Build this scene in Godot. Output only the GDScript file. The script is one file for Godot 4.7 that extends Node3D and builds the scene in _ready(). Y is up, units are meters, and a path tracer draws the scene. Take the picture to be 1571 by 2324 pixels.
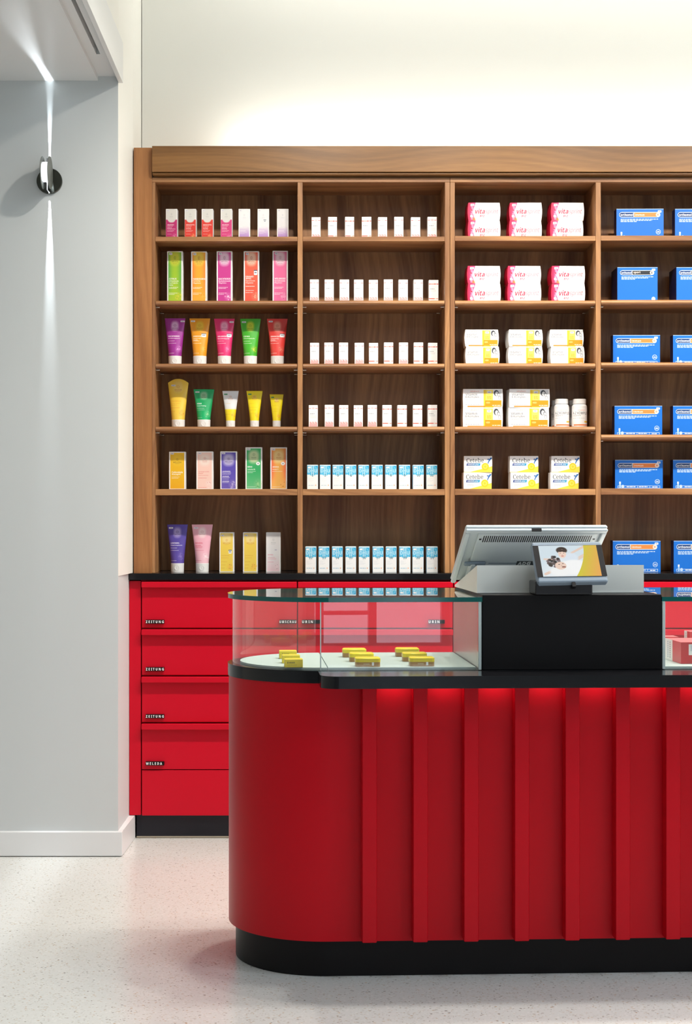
extends Node3D
# A pharmacy sales counter in front of a wall of walnut shelves.
# Photograph frame 1571 x 2324; principal point (702, 1160), focal length 3715 px, eye height 1.2 m.

const F := 3715.0
const CX := 702.0
const CY := 1160.0
const EYE := 1.2
const ZS := 6.0          # front plane of the shelving
const ZB := 6.255        # back panel of the shelving
const ZP := 6.085         # front faces of the goods
const COUNTER_YAW := 2.5
const R := 0.26          # radius of the counter's round end

var M := {}              # materials
var names := {}
var rng := RandomNumberGenerator.new()
var font_plain: Font
var font_bold: Font
var font_serif: Font
var font_spaced: FontVariation
var glyph_cache := {}

# ------------------------------------------------------------------ helpers
func X(px: float, z: float) -> float: return (px - CX) * z / F
func Y(py: float, z: float) -> float: return EYE - (py - CY) * z / F
func zof(py: float, height: float) -> float: return (EYE - height) * F / (py - CY)

func numbered(called: String) -> String:
	if not names.has(called):
		names[called] = 0
		return called
	names[called] += 1
	return "%s_%03d" % [called, names[called]]

func tag(o: Node, label: String, category: String, group := "") -> void:
	o.set_meta("label", label)
	o.set_meta("category", category)
	if group != "": o.set_meta("group", group)

func thing(called: String, label: String, category: String, at := Vector3.ZERO, yaw := 0.0, group := "") -> Node3D:
	var o := Node3D.new()
	o.name = numbered(called)
	add_child(o)
	o.position = at
	o.rotation_degrees.y = yaw
	tag(o, label, category, group)
	return o

func put(called: String, mesh: Mesh, parent: Node3D, at := Vector3.ZERO, mat: Material = null) -> MeshInstance3D:
	var o := MeshInstance3D.new()
	o.mesh = mesh
	o.name = numbered(called) if parent == self else called
	o.position = at
	if mat != null:
		for k in mesh.get_surface_count(): o.set_surface_override_material(k, mat)
	parent.add_child(o, true)
	return o

func struct(called: String, mesh: Mesh, mat: Material, at := Vector3.ZERO) -> MeshInstance3D:
	var o := put(called, mesh, self, at, mat)
	o.set_meta("kind", "structure")
	return o

# one mesh under construction; tri() turns every face the clockwise way round its normal
class MB:
	var v := PackedVector3Array()
	var n := PackedVector3Array()
	var t := PackedVector2Array()
	var done := []
	func tri(a, b, c, na, nb, nc, ta := Vector2.ZERO, tb := Vector2.ZERO, tc := Vector2.ZERO) -> void:
		if (b - a).cross(c - a).dot(na + nb + nc) > 0.0:
			v.append_array([a, c, b]); n.append_array([na, nc, nb]); t.append_array([ta, tc, tb])
		else:
			v.append_array([a, b, c]); n.append_array([na, nb, nc]); t.append_array([ta, tb, tc])
	func quad(a, b, c, d, nn, ta := Vector2(0, 1), tb := Vector2(1, 1), tc := Vector2(1, 0), td := Vector2(0, 0)) -> void:
		tri(a, b, c, nn, nn, nn, ta, tb, tc)
		tri(a, c, d, nn, nn, nn, ta, tc, td)
	func quads(a, b, c, d, na, nb, nc, nd, ta := Vector2.ZERO, tb := Vector2.ZERO, tc := Vector2.ZERO, td := Vector2.ZERO) -> void:
		tri(a, b, c, na, nb, nc, ta, tb, tc)
		tri(a, c, d, na, nc, nd, ta, tc, td)
	func surface(mat: Material) -> void:
		if v.is_empty(): return
		done.append([v, n, t, mat])
		v = PackedVector3Array(); n = PackedVector3Array(); t = PackedVector2Array()
	func mesh(mat: Material = null) -> ArrayMesh:
		surface(mat)
		var m := ArrayMesh.new()
		for d in done:
			var a := []
			a.resize(Mesh.ARRAY_MAX)
			a[Mesh.ARRAY_VERTEX] = d[0]; a[Mesh.ARRAY_NORMAL] = d[1]; a[Mesh.ARRAY_TEX_UV] = d[2]
			m.add_surface_from_arrays(Mesh.PRIMITIVE_TRIANGLES, a)
			if d[3] != null: m.surface_set_material(m.get_surface_count() - 1, d[3])
		return m
	# a box from lo to hi with chamfered edges; grain 0/1/2 = axis the texture's u runs along (metres)
	func box(lo: Vector3, hi: Vector3, ch := 0.0, grain := 0, off := Vector2.ZERO, front := true) -> void:
		var c := (lo + hi) / 2.0
		var h := (hi - lo) / 2.0
		ch = minf(ch, minf(h.x, minf(h.y, h.z)) * 0.9)
		var uvf := func(p: Vector3, ax: int) -> Vector2:
			var u := grain
			if u == ax: u = (ax + 1) % 3
			var w := 3 - ax - u
			return Vector2(p[u], p[w]) + off
		for ax in 3:
			for s in [-1.0, 1.0]:
				if ax == 2 and s > 0.0 and not front: continue
				var a := (ax + 1) % 3
				var b := (ax + 2) % 3
				var pts := []
				for k in [[-1, -1], [1, -1], [1, 1], [-1, 1]]:
					var p := c
					p[ax] += s * h[ax]
					p[a] += k[0] * (h[a] - ch)
					p[b] += k[1] * (h[b] - ch)
					pts.append(p)
				var nn := Vector3.ZERO
				nn[ax] = s
				quad(pts[0], pts[1], pts[2], pts[3], nn, uvf.call(pts[0], ax), uvf.call(pts[1], ax), uvf.call(pts[2], ax), uvf.call(pts[3], ax))
		if ch <= 0.0: return
		for ax in 3:
			var a := (ax + 1) % 3
			var b := (ax + 2) % 3
			for sa in [-1.0, 1.0]:
				for sb in [-1.0, 1.0]:
					var pts := []
					for e in [[-1, 0], [1, 0], [1, 1], [-1, 1]]:
						var p := c
						p[ax] += e[0] * (h[ax] - ch)
						p[a] += sa * (h[a] - (ch if e[1] == 0 else 0.0))
						p[b] += sb * (h[b] - (ch if e[1] == 1 else 0.0))
						pts.append(p)
					var na := Vector3.ZERO
					na[b] = sb
					var nb := Vector3.ZERO
					nb[a] = sa
					var q := func(p: Vector3) -> Vector2: return uvf.call(p, a)
					quads(pts[0], pts[1], pts[2], pts[3], na, na, nb, nb, q.call(pts[0]), q.call(pts[1]), q.call(pts[2]), q.call(pts[3]))
		for sx in [-1.0, 1.0]:
			for sy in [-1.0, 1.0]:
				for sz in [-1.0, 1.0]:
					var k := Vector3(sx, sy, sz)
					var i := k * (h - Vector3.ONE * ch)
					tri(c + i + Vector3(sx * ch, 0, 0), c + i + Vector3(0, sy * ch, 0), c + i + Vector3(0, 0, sz * ch), Vector3(sx, 0, 0), Vector3(0, sy, 0), Vector3(0, 0, sz))
	# upright prism on an outline in x and z (closed, counter-clockwise or not); smooth[i]: side i->i+1 is rounded
	func prism(o: PackedVector2Array, y0: float, y1: float, smooth := [], caps := true) -> void:
		var nn := []
		var k := o.size()
		var area := 0.0
		for i in k: area += o[i].cross(o[(i + 1) % k])
		var sgn := 1.0 if area > 0.0 else -1.0
		for i in k:
			var d := (o[(i + 1) % k] - o[i]).normalized()
			nn.append(Vector3(d.y, 0, -d.x) * sgn)
		var run := 0.0
		for i in k:
			var j := (i + 1) % k
			var na: Vector3 = nn[i]
			var nb: Vector3 = nn[i]
			if i < smooth.size() and smooth[i]:
				var pi := (i + k - 1) % k
				if smooth[pi]: na = (nn[i] + nn[pi]).normalized()
				if j < smooth.size() and smooth[j]: nb = (nn[i] + nn[j]).normalized()
			var l := o[i].distance_to(o[j])
			quads(Vector3(o[i].x, y0, o[i].y), Vector3(o[j].x, y0, o[j].y), Vector3(o[j].x, y1, o[j].y), Vector3(o[i].x, y1, o[i].y), na, nb, nb, na, Vector2(run, y0), Vector2(run + l, y0), Vector2(run + l, y1), Vector2(run, y1))
			run += l
		if caps: cap(o, y0, Vector3.DOWN); cap(o, y1, Vector3.UP)
	func cap(o: PackedVector2Array, y: float, nn: Vector3) -> void:
		var ix := Geometry2D.triangulate_polygon(o)
		for i in range(0, ix.size(), 3):
			var a := o[ix[i]]; var b := o[ix[i + 1]]; var c := o[ix[i + 2]]
			tri(Vector3(a.x, y, a.y), Vector3(b.x, y, b.y), Vector3(c.x, y, c.y), nn, nn, nn, a, b, c)
	# lathe round y: profile of [radius, height]; squash flattens z
	func lathe(prof: Array, seg := 24, squash := 1.0, turn := Basis.IDENTITY, at := Vector3.ZERO) -> void:
		for i in prof.size() - 1:
			var p0 = prof[i]; var p1 = prof[i + 1]
			var d := Vector2(p1[0] - p0[0], p1[1] - p0[1])
			if d.length() < 1e-7: continue
			var m := Vector2(d.y, -d.x).normalized()
			for k in seg:
				var a0 := TAU * k / seg; var a1 := TAU * (k + 1) / seg
				var c0 := Vector3(cos(a0), 0, sin(a0) * squash); var c1 := Vector3(cos(a1), 0, sin(a1) * squash)
				var n0 := turn * Vector3(cos(a0) * m.x, m.y, sin(a0) * m.x / squash).normalized()
				var n1 := turn * Vector3(cos(a1) * m.x, m.y, sin(a1) * m.x / squash).normalized()
				var A: Vector3 = at + turn * (c0 * p0[0] + Vector3(0, p0[1], 0)); var B: Vector3 = at + turn * (c1 * p0[0] + Vector3(0, p0[1], 0))
				var C: Vector3 = at + turn * (c1 * p1[0] + Vector3(0, p1[1], 0)); var D: Vector3 = at + turn * (c0 * p1[0] + Vector3(0, p1[1], 0))
				if p0[0] > 1e-6: tri(A, B, C, n0, n1, n1)
				if p1[0] > 1e-6: tri(A, C, D, n0, n1, n0)

func box_mesh(lo: Vector3, hi: Vector3, mat: Material, ch := 0.0, grain := 0, off := Vector2.ZERO) -> ArrayMesh:
	var b := MB.new()
	b.box(lo, hi, ch, grain, off)
	return b.mesh(mat)

# box given by photograph pixels of its front face, at depth z and reaching back to zb
func px_box(x0: float, x1: float, y0: float, y1: float, z: float, zb: float, mat: Material, ch := 0.0, grain := 0) -> ArrayMesh:
	return box_mesh(Vector3(X(x0, z), Y(y1, z), -zb), Vector3(X(x1, z), Y(y0, z), -z), mat, ch, grain, Vector2(rng.randf() * 0.6, rng.randf() * 0.9))

func arc(c: Vector2, r: float, a0: float, a1: float, k: int) -> PackedVector2Array:
	var o := PackedVector2Array()
	for i in k + 1:
		var a := deg_to_rad(lerpf(a0, a1, float(i) / k))
		o.append(c + Vector2(cos(a), sin(a)) * r)
	return o

func mat(c: Color, rough := 0.5, metal := 0.0, spec := 0.5) -> StandardMaterial3D:
	var m := StandardMaterial3D.new()
	m.albedo_color = c
	m.roughness = rough
	m.metallic = metal
	m.metallic_specular = spec
	return m

func rgb(r: int, g: int, b: int) -> Color: return Color8(r, g, b)

func tex_mat(img: Image, rough := 0.5, spec := 0.5) -> StandardMaterial3D:
	var m := mat(Color.WHITE, rough, 0.0, spec)
	m.albedo_texture = ImageTexture.create_from_image(img)
	return m

func glow(c: Color, e: float) -> StandardMaterial3D:
	var m := mat(c, 0.4)
	m.emission_enabled = true
	m.emission = c
	m.emission_energy_multiplier = e
	return m

func glass(alpha := 0.04) -> StandardMaterial3D:
	var m := mat(Color(1, 1, 1, alpha), 0.0)
	m.transparency = BaseMaterial3D.TRANSPARENCY_ALPHA
	return m

# ------------------------------------------------------------------ print: lettering and flat shapes drawn into images
func glyphs(text: String, font: Font) -> Array:
	var key := text + str(font.get_instance_id())
	if not glyph_cache.has(key):
		var tm := TextMesh.new()
		tm.font = font
		tm.text = text
		tm.font_size = 64
		tm.pixel_size = 1.0 / 64.0
		tm.depth = 0.0
		tm.curve_step = 1.5
		tm.horizontal_alignment = HORIZONTAL_ALIGNMENT_LEFT
		tm.vertical_alignment = VERTICAL_ALIGNMENT_CENTER
		var arr := tm.get_mesh_arrays()
		var p := PackedVector2Array()
		var vs: PackedVector3Array = arr[Mesh.ARRAY_VERTEX]
		var ix = arr[Mesh.ARRAY_INDEX]
		if ix != null and ix.size() > 0:
			for i in ix: p.append(Vector2(vs[i].x, vs[i].y))
		else:
			for q in vs: p.append(Vector2(q.x, q.y))
		var lo := Vector2(1e9, 1e9)
		var hi := -lo
		for q in p:
			lo = lo.min(q); hi = hi.max(q)
		glyph_cache[key] = [p, lo, hi]
	return glyph_cache[key]

# text in img: x = start (or middle, or end by align -1, 0, 1), y = middle of the letters, h = letter height, wmax = squeeze to this width
func ink(img: Image, text: String, font: Font, x: float, y: float, h: float, c: Color, align := -1, wmax := 0.0, shear := 0.0) -> void:
	var g := glyphs(text, font)
	var p: PackedVector2Array = g[0]
	var lo: Vector2 = g[1]
	var hi: Vector2 = g[2]
	if p.is_empty(): return
	var sy := h / maxf(hi.y - lo.y, 0.01)
	var sx := sy
	var w := (hi.x - lo.x) * sx
	if wmax > 0.0 and w > wmax:
		sx *= wmax / w
		w = wmax
	var x0 := x - (w * 0.5 * (align + 1))
	var ss := 3
	var W := int(w + absf(shear) * h) + 4
	var H := int(h) + 4
	var bx := int(floor(x0)) - 1
	var by := int(floor(y - h / 2.0)) - 1
	var cov := PackedByteArray()
	cov.resize(W * ss * H * ss)
	var q := PackedVector2Array()
	for u in p:
		var yy := (hi.y - u.y) * sy
		q.append(Vector2((u.x - lo.x) * sx + x0 - bx + shear * (h - yy), yy + y - h / 2.0 - by) * ss)
	var WS := W * ss
	for i in range(0, q.size(), 3):
		var a := q[i]; var b := q[i + 1]; var d := q[i + 2]
		var ya := int(maxf(0.0, ceil(minf(a.y, minf(b.y, d.y)) - 0.5)))
		var yb := int(minf(H * ss - 1.0, floor(maxf(a.y, maxf(b.y, d.y)) - 0.5)))
		for r in range(ya, yb + 1):
			var yc := r + 0.5
			var l := 1e9
			var rr := -1e9
			for e in [[a, b], [b, d], [d, a]]:
				var s: Vector2 = e[0]; var f: Vector2 = e[1]
				if (s.y <= yc) != (f.y <= yc):
					var xx := s.x + (yc - s.y) / (f.y - s.y) * (f.x - s.x)
					l = minf(l, xx); rr = maxf(rr, xx)
			for k in range(int(maxf(0.0, ceil(l - 0.5))), int(minf(WS - 1.0, floor(rr - 0.5))) + 1): cov[r * WS + k] = 1
	for py in H:
		var ty := by + py
		if ty < 0 or ty >= img.get_height(): continue
		for px in W:
			var tx := bx + px
			if tx < 0 or tx >= img.get_width(): continue
			var s := 0
			for j in ss:
				var at := (py * ss + j) * WS + px * ss
				s += cov[at] + cov[at + 1] + cov[at + 2]
			if s > 0: img.set_pixel(tx, ty, img.get_pixel(tx, ty).lerp(c, c.a * s / 9.0))

func blank(w: int, h: int, c: Color) -> Image:
	var i := Image.create_empty(w, h, false, Image.FORMAT_RGB8)
	i.fill(c)
	return i

# an ellipse (p = 2) or rounded box (p > 2) of colour with an edge that is soft over the share "soft"
func blob(img: Image, cx: float, cy: float, rx: float, ry: float, c: Color, soft := 0.1, p := 2.0) -> void:
	for y in range(maxi(0, int(cy - ry)), mini(img.get_height(), int(cy + ry) + 1)):
		for x in range(maxi(0, int(cx - rx)), mini(img.get_width(), int(cx + rx) + 1)):
			var d := pow(pow(absf(x + 0.5 - cx) / rx, p) + pow(absf(y + 0.5 - cy) / ry, p), 1.0 / p)
			if d < 1.0: img.set_pixel(x, y, img.get_pixel(x, y).lerp(c, c.a * minf(1.0, (1.0 - d) / soft)))

func bar(img: Image, x: float, y: float, w: float, h: float, c: Color) -> void:
	if c.a >= 1.0: img.fill_rect(Rect2i(int(x), int(y), maxi(1, int(w)), maxi(1, int(h))), c)
	else:
		for j in range(maxi(0, int(y)), mini(img.get_height(), int(y + maxf(1, h)))):
			for i in range(maxi(0, int(x)), mini(img.get_width(), int(x + w))): img.set_pixel(i, j, img.get_pixel(i, j).lerp(c, c.a))

# a line of print too small to read: short dashes
func fine(img: Image, x: float, y: float, w: float, h: float, c: Color) -> void:
	var at := 0.0
	while at < w:
		var l := minf(w - at, rng.randf_range(2.0, 4.5) * h)
		bar(img, x + at, y, l, h, c)
		at += l + h * 0.6

func sticker(img: Image, x: float, y: float, w: float, h: float, c: Color) -> void:
	blob(img, x + w / 2, y + h / 2, w / 2, h / 2, c, 0.12, 6.0)
	bar(img, x + w * 0.2, y + h * 0.42, w * 0.6, h * 0.2, Color(0.45, 0.45, 0.55))

# sprig of petals printed near a foot corner
func sprig(img: Image, cx: float, cy: float, r: float, petal: Color, heart: Color) -> void:
	blob(img, cx, cy, r * 1.5, r * 1.6, Color(petal.r, petal.g, petal.b, 0.45), 0.9)
	for k in 9:
		var a := rng.randf() * TAU
		var d := rng.randf() * r
		blob(img, cx + cos(a) * d, cy + sin(a) * d * 1.2, r * rng.randf_range(0.2, 0.38), r * rng.randf_range(0.16, 0.3), Color(petal.r, petal.g, petal.b, 0.6), 0.5)
	for k in 4:
		var a := rng.randf() * TAU
		blob(img, cx + cos(a) * r * 0.6, cy + sin(a) * r * 0.7, r * 0.11, r * 0.11, heart, 0.5)

# care-product print: o holds base, edge, halo, brand, ink colours and lines of text
func care_print(w: int, h: int, o: Dictionary) -> Image:
	var white := rgb(246, 246, 246)
	var img := blank(w, h, white if o.get("border", true) else o.base)
	var bo := w * 0.07 if o.get("border", true) else 0.0
	var base: Color = o.base
	var edge: Color = o.get("edge", base)
	var foot: Color = o.get("foot", base)
	for y in range(int(bo * 0.8), int(h - bo * 0.4)):
		var ty := float(y) / h
		for x in range(int(bo), int(w - bo)):
			var e := absf(x - w / 2.0) / (w / 2.0)
			img.set_pixel(x, y, base.lerp(edge, e * e * clampf(1.4 - absf(ty - 0.5) * 2.0, 0.0, 1.0)).lerp(foot, clampf((ty - 0.55) * 1.9, 0.0, 1.0)))
	var halo: Color = o.halo
	if o.has("split"):   # lower field in another colour
		bar(img, 0, h * o.split, w, h * (1 - o.split), foot)
	var hy: float = o.get("halo_y", 0.14)
	var hr: float = o.get("halo_r", 0.42)
	blob(img, w / 2.0, h * hy, w * hr, h * o.get("halo_h", 0.17), halo, o.get("halo_soft", 0.45), 2.6)
	var by: float = o.get("brand_y", 0.2)
	var bc: Color = o.get("brand", rgb(110, 70, 70))
	if o.get("marks", true):
		blob(img, w / 2.0, h * (by - 0.075), w * 0.085, h * 0.036, Color(bc.r, bc.g, bc.b, 0.45), 0.3)
		blob(img, w / 2.0, h * (by - 0.075), w * 0.06, h * 0.026, halo, 0.3)
		bar(img, w * 0.49, h * (by - 0.088), w * 0.02, h * 0.03, Color(bc.r, bc.g, bc.b, 0.6))
	ink(img, "WELEDA", font_plain, w / 2.0, h * by, h * o.get("brand_h", 0.026), bc, 0, w * 0.6)
	fine(img, w * 0.36, h * (by + 0.035), w * 0.28, h * 0.008, Color(bc.r, bc.g, bc.b, 0.45))
	var tc: Color = o.get("ink", Color.WHITE)
	for l in o.get("lines", []):   # [text, y, letter height, bold]
		if l[0] == "": fine(img, w * o.get("left", 0.12), h * l[1], w * l[2], h * 0.009, Color(tc.r, tc.g, tc.b, 0.85))
		else: ink(img, l[0], font_bold if l[3] else font_plain, w * o.get("left", 0.12), h * l[1], h * l[2], tc, -1, w * o.get("fit", 0.78))
	if o.has("petal"): sprig(img, w * o.get("px", 0.74), h * o.get("py", 0.87), w * o.get("pr", 0.2), o.petal, o.get("heart", o.petal.darkened(0.5)))
	if o.has("offer"): # white price notice
		sticker(img, w * o.offer[0], h * o.offer[1], w * 0.24, h * 0.1, rgb(240, 244, 246))
		bar(img, w * o.offer[0], h * o.offer[1], w * 0.24, h * 0.018, rgb(60, 90, 110))
	if o.has("seal"):
		blob(img, w * 0.76, h * 0.385, w * 0.13, h * 0.045, rgb(244, 244, 246), 0.1)
		blob(img, w * 0.76, h * 0.385, w * 0.03, h * 0.014, rgb(40, 60, 60), 0.3)
	if o.has("tag"): sticker(img, w * o.tag[0], h * o.tag[1], w * 0.22, h * 0.045, o.get("tag_color", rgb(232, 232, 240)))
	return img

# ------------------------------------------------------------------ goods
func carton(called: String, w: float, h: float, d: float, print_mat: Material, side_mat: Material) -> ArrayMesh:
	var b := MB.new()
	var c := 0.0008
	b.quad(Vector3(-w / 2 + c, c, 0), Vector3(w / 2 - c, c, 0), Vector3(w / 2 - c, h - c, 0), Vector3(-w / 2 + c, h - c, 0), Vector3.BACK)
	b.surface(print_mat)
	b.box(Vector3(-w / 2, 0, -d), Vector3(w / 2, h, 0), c, 0, Vector2.ZERO, false)
	# tuck flap edge standing a hair proud of the lid
	b.box(Vector3(-w / 2 + 0.002, h, -d + 0.002), Vector3(w / 2 - 0.002, h + 0.0004, -0.004), 0.0002)
	return b.mesh(side_mat)

# carton whose ends bow outwards
func bowed_carton(w: float, h: float, d: float, bow: float, print_mat: Material, side_mat: Material, end_mat: Material) -> ArrayMesh:
	var b := MB.new()
	var k := 8
	for s in 2: # front, back
		for i in k:
			var t0 := float(i) / k
			var t1 := float(i + 1) / k
			var e0 := w / 2 - bow + bow * sin(PI * t0)
			var e1 := w / 2 - bow + bow * sin(PI * t1)
			var z := 0.0 if s == 0 else -d
			var uv := func(x: float, t: float) -> Vector2: return Vector2(x / w + 0.5, 1.0 - t)
			b.quad(Vector3(-e0, t0 * h, z), Vector3(e0, t0 * h, z), Vector3(e1, t1 * h, z), Vector3(-e1, t1 * h, z), Vector3.BACK if s == 0 else Vector3.FORWARD, uv.call(-e0, t0), uv.call(e0, t0), uv.call(e1, t1), uv.call(-e1, t1))
		b.surface(print_mat if s == 0 else side_mat)
	for i in k:
		var t0 := float(i) / k
		var t1 := float(i + 1) / k
		for sx in [-1.0, 1.0]:
			var e0: float = sx * (w / 2 - bow + bow * sin(PI * t0))
			var e1: float = sx * (w / 2 - bow + bow * sin(PI * t1))
			var n0 := Vector3(sx * h, -bow * PI * cos(PI * t0), 0).normalized()
			var n1 := Vector3(sx * h, -bow * PI * cos(PI * t1), 0).normalized()
			b.quads(Vector3(e0, t0 * h, 0), Vector3(e1, t1 * h, 0), Vector3(e1, t1 * h, -d), Vector3(e0, t0 * h, -d), n0, n1, n1, n0)
	b.surface(end_mat)
	for y in [0.0, h]:
		var e := w / 2 - bow
		b.quad(Vector3(-e, y, 0), Vector3(e, y, 0), Vector3(e, y, -d), Vector3(-e, y, -d), Vector3.UP if y > 0 else Vector3.DOWN)
	return b.mesh(side_mat)

# squeeze tube standing on its cap: round at the cap, crimped flat at the head
func tube_body(wtop: float, wbot: float, y0: float, y1: float, arch: float, m: Material) -> ArrayMesh:
	var b := MB.new()
	var rows := 12
	var seg := 28
	var at := func(i: int, k: int) -> Vector3:
		var t := minf(1.0, float(i) / (rows - 1))
		var flat := clampf(t / 0.95, 0.0, 1.0)
		var a := lerpf(wbot / 2, wtop / 2, pow(t, 1.15))
		var bb := lerpf(wbot / 2, 0.0012, pow(flat, 1.25))
		var ang := TAU * k / seg
		var x := a * cos(ang)
		return Vector3(x, lerpf(y0, y1, t) + arch * pow(t, 3.0) * (1.0 - pow(x / a, 2.0)) * 1.0, bb * sin(ang))
	for i in rows - 1:
		for k in seg:
			var p := []
			for q in [[i, k], [i, k + 1], [i + 1, k + 1], [i + 1, k]]: p.append(at.call(q[0], q[1]))
			var nn := []
			for q in [[i, k], [i, k + 1], [i + 1, k + 1], [i + 1, k]]:
				var du: Vector3 = at.call(q[0], q[1] + 1) - at.call(q[0], q[1] - 1)
				var dv: Vector3 = at.call(mini(q[0] + 1, rows - 1), q[1]) - at.call(maxi(q[0] - 1, 0), q[1])
				var nv: Vector3 = du.cross(dv).normalized()
				var out: Vector3 = at.call(q[0], q[1]); out.y = 0
				if nv.dot(out) < 0: nv = -nv
				nn.append(nv)
			var uv := []
			for q in p: uv.append(Vector2(q.x / wtop + 0.5, 1.0 - (q.y - y0) / (y1 + arch - y0)))
			b.quads(p[0], p[1], p[2], p[3], nn[0], nn[1], nn[2], nn[3], uv[0], uv[1], uv[2], uv[3])
	for k in seg: # closed head
		var p0: Vector3 = at.call(rows - 1, k)
		var p1: Vector3 = at.call(rows - 1, k + 1)
		b.tri(p0, p1, Vector3(p0.x, p0.y, 0), Vector3.UP, Vector3.UP, Vector3.UP)
	# welded seam: two ridges across the head
	return b.mesh(m)

func tube_cap(w: float, h: float, m: Material) -> ArrayMesh:
	var b := MB.new()
	var r := w / 2
	b.lathe([[0, 0], [r * 0.95, 0], [r * 0.965, 0.001], [r, h - 0.0015], [r * 0.985, h], [0, h]], 32)
	# thumb recess of the flip top: a shallow ring and dish on the front
	var q := Basis(Vector3.RIGHT, PI / 2)
	b.lathe([[r * 0.36, -0.0012], [r * 0.36, 0.0004], [r * 0.30, 0.0004], [r * 0.2, -0.0002], [0, -0.0004]], 20, 1.0, q, Vector3(0, h * 0.48, r * 0.97))
	return b.mesh(m)

func tube(label: String, px0: float, px1: float, ytop: float, cx0: float, cx1: float, captop: float, base: float, z: float, print_img: Image, arch_px := 0.0) -> void:
	var zc := z + 0.022
	var w := (px1 - px0) * zc / F
	var cw := (cx1 - cx0) * zc / F
	var t := thing("squeeze_tube", label, "tube", Vector3(X((px0 + px1) / 2, zc), base, -zc), 0.0, "care products in tubes")
	var cy := Y(captop, zc) - base
	var top := Y(ytop, zc) - base
	var ar := arch_px * zc / F
	put("body", tube_body(w, cw * 0.98, cy, top - ar, ar, tex_mat(print_img, 0.32)), t)
	var seam := MB.new()
	if arch_px == 0.0:
		seam.box(Vector3(-w / 2, top - 0.001, -0.0016), Vector3(w / 2, top + 0.0012, 0.0016), 0.0006)
		put("crimp", seam.mesh(mat(print_img.get_pixel(print_img.get_width() / 2, 3), 0.35)), t)
	put("cap", tube_cap(cw, cy, M.cap), t)

var goods_cache := {}
func place_carton(called: String, label: String, px0: float, px1: float, ytop: float, base: float, z: float, depth: float, key: String, pm: Material, sm: Material, group := "", turn := 0.0) -> MeshInstance3D:
	var w := (px1 - px0) * z / F
	var h := Y(ytop, z) - base
	var o := put(called, carton(called, w, h, depth, pm, sm), self, Vector3(X((px0 + px1) / 2, z), base, -z))
	o.rotation_degrees.y = turn
	tag(o, label, "carton", group)
	return o

# ------------------------------------------------------------------ the scene
func _ready() -> void:
	rng.seed = 7
	set_camera_and_light()
	make_materials()
	build_room()
	build_shelving()
	build_drawers()
	build_counter()
	build_till()
	build_wall_lamp()
	build_goods()
	build_showcase_goods()

func set_camera_and_light() -> void:
	var cam := Camera3D.new()
	cam.name = "camera"
	cam.position = Vector3(0, EYE, 0)
	cam.set_frustum(0.05 * 2324.0 / F, Vector2((785.5 - CX) * 0.05 / F, -(1162.0 - CY) * 0.05 / F), 0.05, 60.0)
	add_child(cam)
	cam.make_current()
	var env := Environment.new()
	env.background_mode = Environment.BG_COLOR
	env.background_color = Color(0.86, 0.93, 1.0)
	env.background_energy_multiplier = 3.2
	env.tonemap_mode = Environment.TONE_MAPPER_LINEAR
	env.tonemap_exposure = 0.86
	env.sdfgi_enabled = true
	env.ssao_enabled = true
	env.ssil_enabled = true
	var we := WorldEnvironment.new()
	we.name = "environment"
	we.environment = env
	add_child(we)
	# track spots over the counter, which make the sharp shelf shadows
	for x in TRACK_X:
		var s := SpotLight3D.new()
		s.name = "track_spot"
		s.position = Vector3(x[0], 3.03, TRACK_Z)
		add_child(s, true)
		s.look_at(Vector3(x[0] + 0.03, 0.3, -5.7), Vector3.UP)
		s.light_color = Color(1.0, 0.965, 0.91)
		s.light_energy = x[1]
		s.light_size = 0.03
		s.spot_angle = 72.0
		s.spot_angle_attenuation = 1.0
		s.spot_range = 12.0
		s.spot_attenuation = 2.0
		s.shadow_enabled = true
	# downlights over the counter, which throw its shadow on the floor
	for x in DOWN_X:
		var s := SpotLight3D.new()
		s.name = "down_spot"
		s.position = Vector3(x, 3.67, -4.45)
		add_child(s, true)
		s.look_at(Vector3(x, 0.0, -4.4), Vector3.BACK)
		s.light_color = Color(1.0, 0.98, 0.95)
		s.light_energy = 2.6
		s.light_size = 0.09
		s.spot_angle = 58.0
		s.spot_angle_attenuation = 0.8
		s.spot_range = 12.0
		s.shadow_enabled = true
	# wall washer near the ceiling, over the shelving
	area_light("washer_light", Vector3(1.85, 3.60, -6.03), Vector3(0, -0.85, -0.5), Vector2(4.4, 0.06), 2.1, Color(1.0, 0.99, 0.965))
	# flat ceiling luminaires over the customers' side
	for p in PANELS:
		area_light("panel_light", p[0], Vector3(0, -1, 0), Vector2(1.2, 0.6), p[1], Color(0.89, 0.95, 1.0))
	# light strip lying on top of the shelving, behind the cornice
	area_light("strip_light", Vector3(1.75, 2.545, -6.16), Vector3(0, 0.75, -0.66), Vector2(4.1, 0.02), 0.8, Color(1.0, 0.99, 0.965))

const TRACK_Z := -4.8
const TRACK_X := [[0.05, 2.3], [0.6, 1.85], [1.15, 1.7], [1.7, 1.7], [2.25, 1.7], [2.8, 1.6]]
const PANELS := [[Vector3(3.0, 3.66, -2.9), 4.3], [Vector3(3.0, 3.66, -1.0), 4.3], [Vector3(1.8, 3.66, 1.4), 4.1]]
const DOWN_X := [0.32, 1.4, 2.6]     # downlights over the counter

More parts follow.
